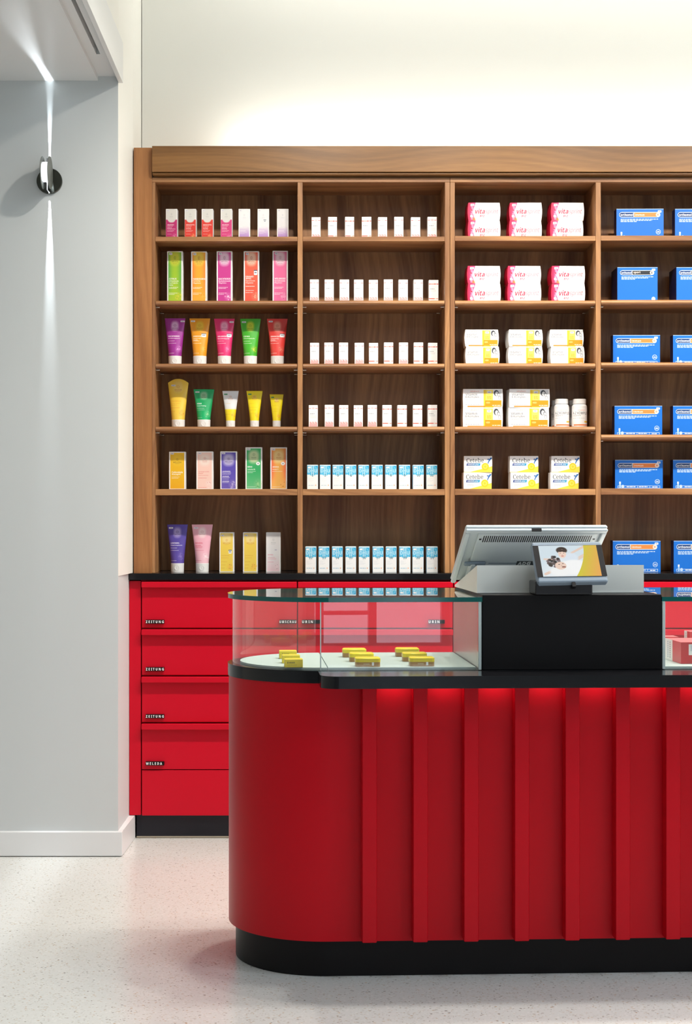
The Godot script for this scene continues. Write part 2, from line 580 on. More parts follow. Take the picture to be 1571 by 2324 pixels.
func area_light(called: String, at: Vector3, towards: Vector3, size: Vector2, energy: float, c: Color, parent: Node3D = self) -> AreaLight3D:
	var l := AreaLight3D.new()
	l.name = called
	l.area_size = size
	l.area_normalize_energy = true
	l.light_energy = energy
	l.light_color = c
	l.shadow_enabled = true
	l.area_range = 14.0
	parent.add_child(l, true)
	var up := Vector3.UP if absf(towards.normalized().y) < 0.9 else Vector3.BACK
	l.transform = Transform3D(Basis.looking_at(towards, up), at)
	return l

func make_materials() -> void:
	font_plain = SystemFont.new(); font_plain.font_names = PackedStringArray(["Droid Sans"])
	font_bold = SystemFont.new(); font_bold.font_names = PackedStringArray(["Droid Sans"]); font_bold.font_weight = 700
	font_serif = SystemFont.new(); font_serif.font_names = PackedStringArray(["Droid Serif"])
	font_spaced = FontVariation.new()
	font_spaced.base_font = font_bold
	font_spaced.spacing_glyph = 12
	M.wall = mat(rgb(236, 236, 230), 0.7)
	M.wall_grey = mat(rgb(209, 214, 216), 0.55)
	M.soffit = mat(rgb(222, 224, 224), 0.3)
	M.skirting = mat(rgb(232, 234, 236), 0.35)
	M.red = mat(rgb(198, 6, 36), 0.4, 0.0, 0.34)
	M.red_counter = mat(rgb(197, 4, 26), 0.36, 0.0, 0.3)
	M.black = mat(rgb(22, 22, 25), 0.15, 0.0, 0.42)
	M.black_satin = mat(rgb(17, 14, 15), 0.4, 0.0, 0.3)
	M.plinth = mat(rgb(40, 41, 48), 0.4, 0.0, 0.35)
	M.glass = glass()
	M.glass_edge = mat(rgb(8, 92, 88), 0.08)
	M.glass_rim = mat(rgb(205, 216, 214), 0.15)
	M.tray = mat(rgb(186, 205, 200), 0.5)
	M.frosted = mat(rgb(214, 212, 212), 0.32, 0.6)
	M.silver = mat(rgb(238, 238, 233), 0.42)
	M.grey_plastic = mat(rgb(214, 221, 226), 0.4)
	M.slate_plastic = mat(rgb(136, 150, 166), 0.35)
	M.bezel = mat(rgb(28, 26, 30), 0.25)
	M.chrome = mat(rgb(122, 126, 120), 0.45, 0.6)
	M.chrome_dark = mat(rgb(70, 72, 66), 0.3, 0.8)
	M.steel = mat(rgb(210, 208, 200), 0.2, 0.9)
	M.cap = mat(rgb(236, 236, 236), 0.35)
	M.paper = mat(rgb(244, 244, 244), 0.55)
	M.white_ink = mat(rgb(245, 245, 245), 0.5)
	make_wood()
	make_terrazzo()

func make_wood() -> void:
	var n := FastNoiseLite.new()
	n.seed = 3
	n.noise_type = FastNoiseLite.TYPE_SIMPLEX_SMOOTH
	n.frequency = 1.0
	n.fractal_type = FastNoiseLite.FRACTAL_NONE
	var W := 1024
	var H := 1024
	var circle := PackedVector2Array()
	for x in W: circle.append(Vector2.from_angle(TAU * x / W) * 2.4 / TAU)
	var field := PackedFloat32Array()
	field.resize(W * H)
	for y in H:
		var v := float(y) / H * 1.2      # metres across the grain
		for x in W:
			var c := circle[x]              # the grain runs round a circle of 2.4 m, so that the texture repeats without a seam
			var bend := n.get_noise_3d(v * 2.0, c.x * 0.9, c.y * 0.9) * 0.06
			var rings := n.get_noise_3d((v + bend) * 11.0, c.x * 0.5 + 9.0, c.y * 0.5)
			var streak := n.get_noise_3d((v + bend) * 60.0, c.x * 1.6 + 40.0, c.y * 1.6)
			var pore := n.get_noise_3d(v * 420.0, c.x * 14.0 + 70.0, c.y * 14.0)
			field[y * W + x] = clampf(0.5 + rings * 0.32 + streak * 0.22 + pore * 0.12, 0.0, 1.0)
	for k in [["walnut", rgb(112, 72, 45), rgb(198, 148, 98), 0.38], ["wood_cornice", rgb(102, 68, 34), rgb(152, 108, 60), 0.36], ["wood_mid", rgb(128, 80, 42), rgb(182, 126, 76), 0.4]]:
		var bytes := PackedByteArray()
		bytes.resize(W * H * 3)
		var a: Color = k[1]
		var b: Color = k[2]
		for i in W * H:
			var t := field[i]
			bytes[i * 3] = int(lerpf(a.r8, b.r8, t)); bytes[i * 3 + 1] = int(lerpf(a.g8, b.g8, t)); bytes[i * 3 + 2] = int(lerpf(a.b8, b.b8, t))
		var m := tex_mat(Image.create_from_data(W, H, false, Image.FORMAT_RGB8, bytes), k[3])
		m.uv1_scale = Vector3(1.0 / 2.4, 1.0 / 1.2, 1.0)
		M[k[0]] = m

func make_terrazzo() -> void:
	var S := 1536
	var img := blank(S, S, rgb(220, 221, 219))
	var g := RandomNumberGenerator.new()
	g.seed = 11
	var tones := [rgb(230, 230, 227), rgb(208, 208, 204), rgb(200, 194, 182), rgb(182, 179, 173), rgb(210, 196, 180), rgb(160, 157, 151), rgb(190, 168, 144), rgb(132, 126, 118)]
	var weight := [0.34, 0.64, 0.76, 0.84, 0.92, 0.955, 0.985, 1.0]
	for i in 34000:
		var q := g.randf()
		var c: Color = tones[0]
		for k in 8:
			if q <= weight[k]:
				c = tones[k]
				break
		var w := g.randi_range(2, 6)
		var h := g.randi_range(2, 5)
		var x := g.randi_range(0, S - 9)
		var y := g.randi_range(0, S - 9)
		img.fill_rect(Rect2i(x + 1, y, maxi(1, w - 2), h), c)
		img.fill_rect(Rect2i(x, y + 1, w, maxi(1, h - 2)), c)
	var m := tex_mat(img, 0.24)
	m.uv1_scale = Vector3(1.0 / 1.6, 1.0 / 1.6, 1.0)
	M.floor = m

# ------------------------------------------------------------------ room
func build_room() -> void:
	var zp := 5.697         # face of the pier beside the shelving
	var xp := -0.6655
	var floor_b := MB.new()
	floor_b.quad(Vector3(-3.4, 0, 4.2), Vector3(4.4, 0, 4.2), Vector3(4.4, 0, -6.5), Vector3(-3.4, 0, -6.5), Vector3.UP, Vector2(-3.4, 4.2), Vector2(4.4, 4.2), Vector2(4.4, -6.5), Vector2(-3.4, -6.5))
	floor_b.box(Vector3(-3.4, -0.2, -6.5), Vector3(4.4, -0.005, 4.2))
	struct("floor", floor_b.mesh(), M.floor)
	var pier := MB.new()
	pier.prism(PackedVector2Array([Vector2(-3.4, -zp), Vector2(xp, -zp), Vector2(-0.6590, -5.99), Vector2(-0.6590, -6.5), Vector2(-3.4, -6.5)]), 0.0, 2.86)
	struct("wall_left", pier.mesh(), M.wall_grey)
	# above the worktop the return is furred out towards the shelving
	var fur := MB.new()
	fur.prism(PackedVector2Array([Vector2(xp, -zp - 0.002), Vector2(-0.6468, -6.0), Vector2(-0.6448, -6.285), Vector2(-0.6448, -6.5), Vector2(-0.70, -6.5)]), WORKTOP + 0.001, 3.8)
	struct("wall_return", fur.mesh(), M.wall)
	# the same pier goes on above the lowered ceiling as the shop's upper side wall
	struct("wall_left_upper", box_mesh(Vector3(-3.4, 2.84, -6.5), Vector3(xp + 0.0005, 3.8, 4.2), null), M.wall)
	struct("wall_back", box_mesh(Vector3(-0.6425, 0, -6.5), Vector3(4.4, 3.8, -6.285), null), M.wall)
	struct("wall_outer", box_mesh(Vector3(-3.5, -0.1, -6.7), Vector3(4.5, 3.9, -6.5), null), M.wall)
	struct("wall_right", box_mesh(Vector3(4.3, 0, -6.5), Vector3(4.5, 3.8, 4.2), null), M.wall)
	struct("wall_side", box_mesh(Vector3(-3.5, 0, -6.5), Vector3(-3.3, 3.8, 4.2), null), M.wall)
	struct("ceiling", box_mesh(Vector3(-3.4, 3.7, -6.5), Vector3(4.4, 3.9, 4.2), null), M.wall)
	# lowered ceiling over the passage, with its slot and edge strip
	var s := struct("ceiling_low", box_mesh(Vector3(-3.4, 2.698, -zp), Vector3(-0.735, 2.85, 4.1), null), M.soffit)
	put("slot_panel", box_mesh(Vector3(-0.735, 2.713, -zp), Vector3(-0.705, 2.80, 4.1), null), s, Vector3.ZERO, M.soffit)
	put("slot_panel", box_mesh(Vector3(-0.692, 2.713, -zp), Vector3(-0.664, 2.80, 4.1), null), s, Vector3.ZERO, M.soffit)
	put("slot_end", box_mesh(Vector3(-0.705, 2.713, -zp), Vector3(-0.692, 2.80, -5.42), null), s, Vector3.ZERO, M.soffit)
	put("slot_lining", box_mesh(Vector3(-0.706, 2.745, -5.42), Vector3(-0.690, 2.79, 4.1), null), s, Vector3.ZERO, M.soffit)
	put("edge_strip", box_mesh(Vector3(-0.664, 2.690, -zp - 0.002), Vector3(-0.648, 2.83, 4.1), null, 0.001), s, Vector3.ZERO, M.soffit)
	var bb := MB.new()
	bb.box(Vector3(-3.4, 0.002, -zp - 0.02), Vector3(xp + 0.017, 0.087, -zp + 0.017), 0.003)
	bb.prism(PackedVector2Array([Vector2(xp - 0.01, -zp - 0.0195), Vector2(xp + 0.0168, -zp - 0.0195), Vector2(xp + 0.027, -6.004), Vector2(xp - 0.01, -6.004)]), 0.002, 0.0868)
	struct("baseboard_left", bb.mesh(), M.skirting)
	# shop front behind the camera: glazed doors and windows to the street
	var zf := 4.1
	var grey := mat(rgb(150, 150, 148), 0.7)
	struct("wall_front", box_mesh(Vector3(-3.4, 0, zf), Vector3(0.78, 3.8, zf + 0.15), null), grey)
	struct("wall_front_pier", box_mesh(Vector3(1.82, 0, zf), Vector3(4.4, 3.8, zf + 0.15), null), grey)
	struct("wall_front_lintel", box_mesh(Vector3(0.78, 2.4, zf), Vector3(1.82, 3.8, zf + 0.15), null), grey)
	var frame := mat(rgb(96, 96, 98), 0.4, 0.5)
	var wn := Node3D.new()
	wn.name = "door_1"
	wn.set_meta("kind", "structure")
	add_child(wn)
	for x in [0.78, 1.19, 1.76]:
		put("stile", box_mesh(Vector3(x, 0, zf + 0.02), Vector3(x + 0.06, 2.4, zf + 0.1), null), wn, Vector3.ZERO, frame)
	for y in [0.0, 0.09, 2.34]:
		put("rail", box_mesh(Vector3(0.78, y, zf + 0.03), Vector3(1.82, y + 0.09, zf + 0.09), null), wn, Vector3.ZERO, frame)
	put("rail", box_mesh(Vector3(0.78, 0.40, zf + 0.03), Vector3(1.25, 0.43, zf + 0.09), null), wn, Vector3.ZERO, frame)
	for x in [0.84, 1.25]:
		put("pane", box_mesh(Vector3(x, 0.12, zf + 0.055), Vector3(x + (0.35 if x < 1.0 else 0.51), 2.34, zf + 0.06), null), wn, Vector3.ZERO, M.glass)
	# track with spot heads, hung over the counter
	var tr := thing("light_track", "black ceiling track hung above the sales counter", "track", Vector3(0, 3.16, TRACK_Z))
	put("rail", box_mesh(Vector3(-0.5, -0.02, -0.018), Vector3(3.4, 0.02, 0.018), null, 0.002), tr, Vector3.ZERO, M.black_satin)
	for x in [-0.3, 1.5, 3.2]:
		put("suspension_rod", box_mesh(Vector3(x - 0.004, 0.02, -0.004), Vector3(x + 0.004, 0.54, 0.004), null), tr, Vector3.ZERO, M.black_satin)
	for x in TRACK_X:
		var h := thing("spotlight_head", "black cylindrical spotlight head on the ceiling track", "spotlight", Vector3(x[0], 3.05, TRACK_Z), 0.0, "spotlight heads on the track")
		var b := MB.new()
		var turn := Basis(Vector3.RIGHT, deg_to_rad(162.0))
		b.lathe([[0.0, -0.09], [0.03, -0.09], [0.034, -0.085], [0.036, 0.0], [0.033, 0.0]], 24, 1.0, turn, Vector3(0, 0.0, 0.0))
		put("housing", b.mesh(M.black_satin), h)
		put("bracket", box_mesh(Vector3(-0.006, 0.02, -0.006), Vector3(0.006, 0.09, 0.006), M.black_satin), h)
		var e := MB.new()
		e.lathe([[0.0, -0.012], [0.031, -0.012]], 24, 1.0, turn)
		put("lamp_lens", e.mesh(glow(Color(1, 0.97, 0.92), 3.0)), h)
	var ww := thing("wall_washer", "long slim ceiling light washing the wall above the shelving", "ceiling light", Vector3(1.85, 3.66, -6.03))
	put("housing", box_mesh(Vector3(-2.25, -0.045, -0.05), Vector3(2.25, 0.04, 0.05), M.wall, 0.003), ww)
	put("light_diffuser", box_mesh(Vector3(-2.2, -0.05, -0.04), Vector3(2.2, -0.0452, 0.04), glow(Color(1, 0.985, 0.95), 1.5)), ww)
	for i in DOWN_X.size():
		var dl := thing("downlight", "round recessed downlight in the ceiling above the counter", "downlight", Vector3(DOWN_X[i], 3.70, -4.45), 0.0, "recessed downlights over the counter")
		var rg := MB.new()
		rg.lathe([[0.062, -0.001], [0.075, -0.001], [0.075, -0.008], [0.064, -0.010], [0.062, -0.001]], 32)
		put("ring", rg.mesh(M.wall), dl)
		var ln := MB.new()
		ln.lathe([[0.0, -0.003], [0.0615, -0.003]], 32)
		put("lamp_lens", ln.mesh(glow(Color(1, 0.98, 0.95), 3.0)), dl)
	for p in PANELS:
		var c: Vector3 = p[0]
		var l := thing("ceiling_light", "flat white rectangular ceiling light over the customers' side", "ceiling light", Vector3(c.x, c.y + 0.02, c.z), 0.0, "flat ceiling lights")
		put("frame", box_mesh(Vector3(-0.62, -0.005, -0.32), Vector3(0.62, 0.03, 0.32), M.wall, 0.003), l)
		put("light_diffuser", box_mesh(Vector3(-0.6, -0.010, -0.3), Vector3(0.6, -0.0055, 0.3), glow(Color(0.95, 0.98, 1), 1.5)), l)

# ------------------------------------------------------------------ shelving
const SHELF_Y := { # top edge, bottom edge of the shelf fronts in the photograph, column by column
	0: [[537, 547.5, 0], [682, 693, 1], [825, 836, 1], [968, 979, 1], [1110, 1124, 0]],
	1: [[537, 547.5, 0], [681.5, 692.5, 1], [825, 836, 1], [968, 979, 1], [1110, 1124, 0]],
	2: [[535.5, 546.5, 0], [681.5, 693, 1], [824, 836, 1], [968, 979, 1], [1109.5, 1123.5, 0]],
	3: [[534.5, 546, 0], [680, 692, 1], [822, 834, 1], [986, 998, 1], [1108.5, 1122.5, 0]],
}
const OPEN := [[352.5, 675.5], [687.0, 1010.0], [1032.5, 1352.5], [1364.0, 1686.0]]
const WORKTOP := 0.9728

const NTH := ["first", "second", "third", "fourth", "fifth", "sixth", "seventh", "eighth", "ninth", "tenth"]
const NUMERALS := ["", "one", "two", "three", "four", "five", "six", "seven", "eight", "nine", "ten", "eleven", "twelve", "thirteen", "fourteen", "fifteen", "sixteen", "seventeen", "eighteen", "nineteen", "twenty", "twenty-one"]

func shelf_top(col: int, row: int) -> float: # height of the surface goods stand on
	if row == 5: return WORKTOP
	return Y(SHELF_Y[col][row][0], ZS)

func nosing(x0: float, x1: float, y0: float, y1: float) -> ArrayMesh:
	# adjustable shelf with a rounded front edge
	var b := MB.new()
	var r := (y1 - y0) / 2
	b.box(Vector3(x0, y0, -ZB), Vector3(x1, y1, -ZS - r * 0.8), 0.0, 0, Vector2(rng.randf() * 0.6, rng.randf()))
	var k := 8
	for i in k:
		var a0 := -PI / 2 + PI * i / k
		var a1 := -PI / 2 + PI * (i + 1) / k
		var n0 := Vector3(0, sin(a0), cos(a0) * 0.8)
		var n1 := Vector3(0, sin(a1), cos(a1) * 0.8)
		var c := Vector3(0, (y0 + y1) / 2, -ZS - r * 0.8)
		b.quads(c + n0 * r + Vector3(x0, 0, 0), c + n0 * r + Vector3(x1, 0, 0), c + n1 * r + Vector3(x1, 0, 0), c + n1 * r + Vector3(x0, 0, 0), n0.normalized(), n0.normalized(), n1.normalized(), n1.normalized(), Vector2(x0, a0 * r), Vector2(x1, a0 * r), Vector2(x1, a1 * r), Vector2(x0, a1 * r))
	for x in [x0, x1]:
		var s := Vector3.LEFT if x == x0 else Vector3.RIGHT
		for i in k:
			var a0 := -PI / 2 + PI * i / k
			var a1 := -PI / 2 + PI * (i + 1) / k
			var c := Vector3(x, (y0 + y1) / 2, -ZS - r * 0.8)
			b.tri(c, c + Vector3(0, sin(a0), cos(a0) * 0.8) * r, c + Vector3(0, sin(a1), cos(a1) * 0.8) * r, s, s, s)
	return b.mesh(M.walnut)

func build_shelving() -> void:
	var ytop := Y(403, ZS)
	var yrail := Y(413.5, ZS)
	var base := WORKTOP
	for unit in 2:
		var t := thing("shelf_unit", ["walnut shelf unit with open cells holding tubes and small white cartons", "walnut shelf unit with open cells holding boxed vitamins and blue cartons"][unit], "shelf unit", Vector3(0, 0, 0))
		var c0 := unit * 2
		var xl := X([345.0, 1021.8][unit], ZS)
		var xr := X([1021.0, 1697.0][unit], ZS)
		var b := MB.new()
		var off := Vector2(0.2, 0.05 + unit * 0.03)
		b.box(Vector3(xl + 0.004, base + 0.001, -ZB - 0.015), Vector3(xr - 0.004, ytop - 0.002, -ZB), 0.0, 1, off)
		put("back_panel", b.mesh(M.walnut), t)
		var rail := MB.new()
		rail.box(Vector3(xl, yrail, -ZS - 0.02), Vector3(xr, ytop, -ZS), 0.0008, 0, Vector2(0.4, 0.3 + unit * 0.2))
		put("top_rail", rail.mesh(M.walnut), t)
		put("top_panel", box_mesh(Vector3(xl, yrail + 0.001, -ZB), Vector3(xr, ytop - 0.001, -ZS - 0.0205), M.walnut, 0.0, 0, Vector2(0.1, 0.7)), t)
		# uprights: a light lipping on a dark board
		var ups := [[xl, X(OPEN[c0][0], ZS)], [X(OPEN[c0][1], ZS), X(OPEN[c0 + 1][0], ZS)], [X(OPEN[c0 + 1][1], ZS), xr]]
		for i in 3:
			var u: Array = ups[i]
			var h := MB.new()
			h.box(Vector3(u[0], base + 0.0005, -ZS - 0.012), Vector3(u[1], yrail - 0.0003, -ZS), 0.0008, 1, Vector2(0.1 + i * 0.13, 0.17 + i * 0.21 + unit * 0.1))
			h.surface(M.walnut)
			h.box(Vector3(u[0] + 0.0002, base + 0.0005, -ZB), Vector3(u[1] - 0.0002, yrail - 0.0003, -ZS - 0.0121), 0.0, 1, Vector2(0.3, 0.5 + i * 0.1))
			put(["side_panel", "divider", "side_panel"][i], h.mesh(M.walnut), t)
		for c in [c0, c0 + 1]:
			var x0 := X(OPEN[c][0], ZS) + 0.0004
			var x1 := X(OPEN[c][1], ZS) - 0.0004
			for s in SHELF_Y[c]:
				var y1 := Y(s[0], ZS)
				var y0 := Y(s[1], ZS)
				if s[2] == 1:
					put("adjustable_shelf", nosing(x0 + 0.001, x1 - 0.001, y0, y1), t)
					for px in [x0, x1]:
						for pz in [-ZS - 0.03, -ZB + 0.04]:
							var g := MB.new()
							var q := Basis(Vector3.BACK, PI / 2)
							g.lathe([[0, -0.007], [0.0026, -0.007], [0.003, -0.0062], [0.003, 0.007], [0, 0.007]], 12, 1.0, q)
							put("shelf_peg", g.mesh(M.steel), t, Vector3(px + (0.006 if px == x0 else -0.006), y0 - 0.0032, pz))
				else:
					var f := MB.new()
					f.box(Vector3(x0, y0, -ZS - 0.012), Vector3(x1, y1, -ZS - 0.0004), 0.0008, 0, Vector2(rng.randf() * 0.6, rng.randf()))
					f.surface(M.walnut)
					f.box(Vector3(x0, y0, -ZB), Vector3(x1, y1, -ZS - 0.0121), 0.0, 0, Vector2(rng.randf() * 0.6, rng.randf()))
					put("fixed_shelf", f.mesh(M.walnut), t)
	var fl := put("filler_panel", px_box(303.5, 344.8, 335, 1301, ZS - 0.004, ZB, M.wood_mid, 0.001, 1), self)
	fl.position.y = 0.0
	tag(fl, "narrow upright walnut panel between shelving and white side wall", "panel")
	# cornice: fascia, bead and shadow groove, in two boards
	var co := thing("cornice", "dark walnut cornice board running along the top of the shelving", "cornice")
	var z1 := ZS - 0.035
	var xa := X(345, z1)
	var xb := X(1705, z1)
	var fb := MB.new()
	fb.box(Vector3(xa, Y(390, z1), -ZS - 0.02), Vector3(xb, Y(331, z1), -z1), 0.0015, 0, Vector2(0.1, 0.4))
	put("fascia", fb.mesh(M.wood_cornice), co)
	var be := MB.new()
	be.box(Vector3(xa, Y(397, z1 + 0.008), -ZS - 0.02), Vector3(xb, Y(391, z1 + 0.008), -z1 - 0.008), 0.004, 0, Vector2(0.2, 0.1))
	put("bead", be.mesh(M.wood_cornice), co)
	put("cove", box_mesh(Vector3(xa, ytop + 0.0005, -ZS - 0.03), Vector3(xb, Y(396, ZS), -ZS - 0.008), M.wood_cornice), co)
	put("cap_board", box_mesh(Vector3(xa, Y(331, z1) - 0.02, -6.1), Vector3(xb, Y(331, z1) - 0.003, -ZS - 0.02), M.wood_cornice), co)
	# light strip behind the cornice
	var st := put("light_strip", box_mesh(Vector3(-0.3, 2.515, -6.19), Vector3(3.8, 2.527, -6.13), glow(Color(1, 0.98, 0.94), 2.0), 0.002), self)
	tag(st, "white light strip lying on top of the shelving behind the cornice", "light strip")
	var bk := put("shelf_unit_roof", box_mesh(Vector3(X(345, ZS), 2.49, -6.27), Vector3(X(1697, ZS), 2.51, -6.101), M.walnut), self)
	tag(bk, "flat board closing the top of the shelving against the wall", "board")

# ------------------------------------------------------------------ drawers under the shelving
func label_strip(parent: Node3D, px0: float, px1: float, py: float, text: String, z: float, text_left := true) -> void:
	var w := (px1 - px0) * z / F
	var h := 8.6 * z / F
	var at := Vector3(X(px0, z), Y(py, z) - h / 2, -z)
	var b := put("label_strip", box_mesh(Vector3(0, 0, -0.012), Vector3(w, h, 0.004), M.black_satin, 0.0008), parent, at)
	var tm := TextMesh.new()
	tm.font = font_spaced
	tm.text = text
	tm.font_size = 48
	tm.pixel_size = h * 0.0205
	tm.depth = 0.0016
	tm.horizontal_alignment = HORIZONTAL_ALIGNMENT_LEFT
	tm.vertical_alignment = VERTICAL_ALIGNMENT_CENTER
	var bb := tm.get_aabb()
	var o := put("lettering", tm, b, Vector3.ZERO, M.white_ink)
	var want := w * (0.97 if text_left else 1.0)
	var natural := text.length() * 6.1 * z / F
	want = minf(want, natural)
	var sx := want / bb.size.x
	o.scale = Vector3(sx, h * 0.66 / bb.size.y, 1.0)
	o.position = Vector3(0.0008 - bb.position.x * sx, h / 2 - (bb.position.y + bb.size.y / 2) * o.scale.y, 0.0046)

func build_drawers() -> void:
	var z := 5.985
	var rows := [[1320, 1425], [1427.8, 1532.3], [1535.2, 1639], [1641.7, 1746]]
	var edges := [[322.0, 674.2], [676.4, 1027.6], [1029.8, 1381.0], [1383.2, 1734.0]]
	var words := [
		[["ZEITUNG", "UMSCHAU"], ["ZEITUNG", "UMSCHAU"], ["ZEITUNG", ""], ["WELEDA", ""]],
		[["URIN", "URIN"], ["URIN", "URIN"], ["", ""], ["", ""]],
		[["", ""], ["", ""], ["", ""], ["", ""]], [["", ""], ["", ""], ["", ""], ["", ""]]]
	var labels := ["red drawer cabinet with ZEITUNG name strips standing next to the white side wall", "red drawer cabinet with URIN name strips seen through the glass showcase", "red drawer cabinet below the worktop behind the till", "red drawer cabinet below the worktop behind the red boxes in the showcase"]
	for u in 4:
		var t := thing("drawer_cabinet", labels[u], "cabinet", Vector3.ZERO)
		var x0 := X(edges[u][0], z)
		var x1 := X(edges[u][1], z)
		put("body", box_mesh(Vector3(x0 - (0.0045 if u == 0 else 0.001), Y(1851, z) + 0.002, -6.26), Vector3(x1 + 0.001, 0.9485, -z - 0.022), M.red), t)
		for r in 4:
			var y1 := Y(rows[r][0], z)
			var y0 := Y(rows[r][1], z)
			var d := put("drawer", box_mesh(Vector3(0, 0, -0.02), Vector3(x1 - x0, y1 - y0 - 0.001, 0), M.red, 0.0012), t, Vector3(x0, y0, -z))
			# grip lip along the head of the drawer
			var lip := MB.new()
			lip.box(Vector3(0, 0, 0.0003), Vector3(x1 - x0, 13.0 * z / F, 0.022), 0.002)
			put("grip_lip", lip.mesh(M.red), d, Vector3(0, y1 - y0 - 13.0 * z / F, 0))
			var py: float = [1411.0, 1518.5, 1625.5, 1732.5][r]
			var zl := z - 0.006
			var w0: String = words[u][r][0]
			var w1: String = words[u][r][1]
			if w0 != "":
				label_strip(d, edges[u][0] + 9, edges[u][0] + 51, py, w0, zl)
				d.get_child(d.get_child_count() - 1).position -= d.position
			if w1 != "":
				label_strip(d, edges[u][1] - (40 if w1.length() > 5 else 55), edges[u][1] - (1 if w1.length() > 5 else 18), py, w1, zl)
				d.get_child(d.get_child_count() - 1).position -= d.position
		put("base_panel", box_mesh(Vector3(x0, Y(1851, z), -z - 0.02), Vector3(x1, Y(1748, z), -z), M.red, 0.0012), t)
	var f := put("filler_panel", px_box(293.5, 319.6, 1318, 1850, z, z + 0.02, M.red, 0.001), self)
	tag(f, "narrow red filler strip between the drawers and the white side wall", "panel")
	var w := put("worktop", box_mesh(Vector3(X(291.5, 5.965), 0.9493, -6.27), Vector3(3.0, WORKTOP, -5.965), M.black, 0.0012), self)
	tag(w, "long black worktop on the red drawers below the shelving", "worktop")
	var p := put("plinth", box_mesh(Vector3(X(310, 6.016), 0.001, -6.2), Vector3(3.0, Y(1851, 5.985) - 0.001, -6.016), M.plinth), self)
	tag(p, "dark recessed plinth under the red drawers", "plinth")
	put("sealing_strip", box_mesh(Vector3(X(310, 6.016), 0.001, -6.0165), Vector3(3.0, 0.006, -6.006), mat(rgb(150, 142, 126), 0.6), 0.001), p)

# ------------------------------------------------------------------ counter
var counter: Node3D
const CORIGIN := Vector3(0.038, 0, -4.46)

# local x on the counter of photograph column px, at w metres in front of the counter's middle line
func cu(px: float, w: float) -> float:
	var a := deg_to_rad(COUNTER_YAW)
	var b := Basis(Vector3.UP, a)
	var o := Basis(Vector3.UP, -a) * (Vector3(0, 0, 0) - CORIGIN)
	var d := Basis(Vector3.UP, -a) * Vector3((px - CX) / F, 0, -1)
	var t := (w - o.z) / d.z
	return o.x + d.x * t

func stadium(r: float, xr: float) -> Array:
	# round at the low end, square at xr; in x and z
	var o := PackedVector2Array()
	var sm := []
	o.append(Vector2(xr, -r)); sm.append(false)
	var a := arc(Vector2.ZERO, r, 270.0, 90.0, 40)
	for i in a.size():
		o.append(a[i])
		sm.append(i < a.size() - 1)
	o.append(Vector2(xr, r)); sm.append(false)
	return [o, sm]

func slab(r: float, xr: float, y0: float, y1: float, m: Material) -> ArrayMesh:
	var b := MB.new()
	var s := stadium(r, xr)
	b.prism(s[0], y0, y1, s[1])
	return b.mesh(m)

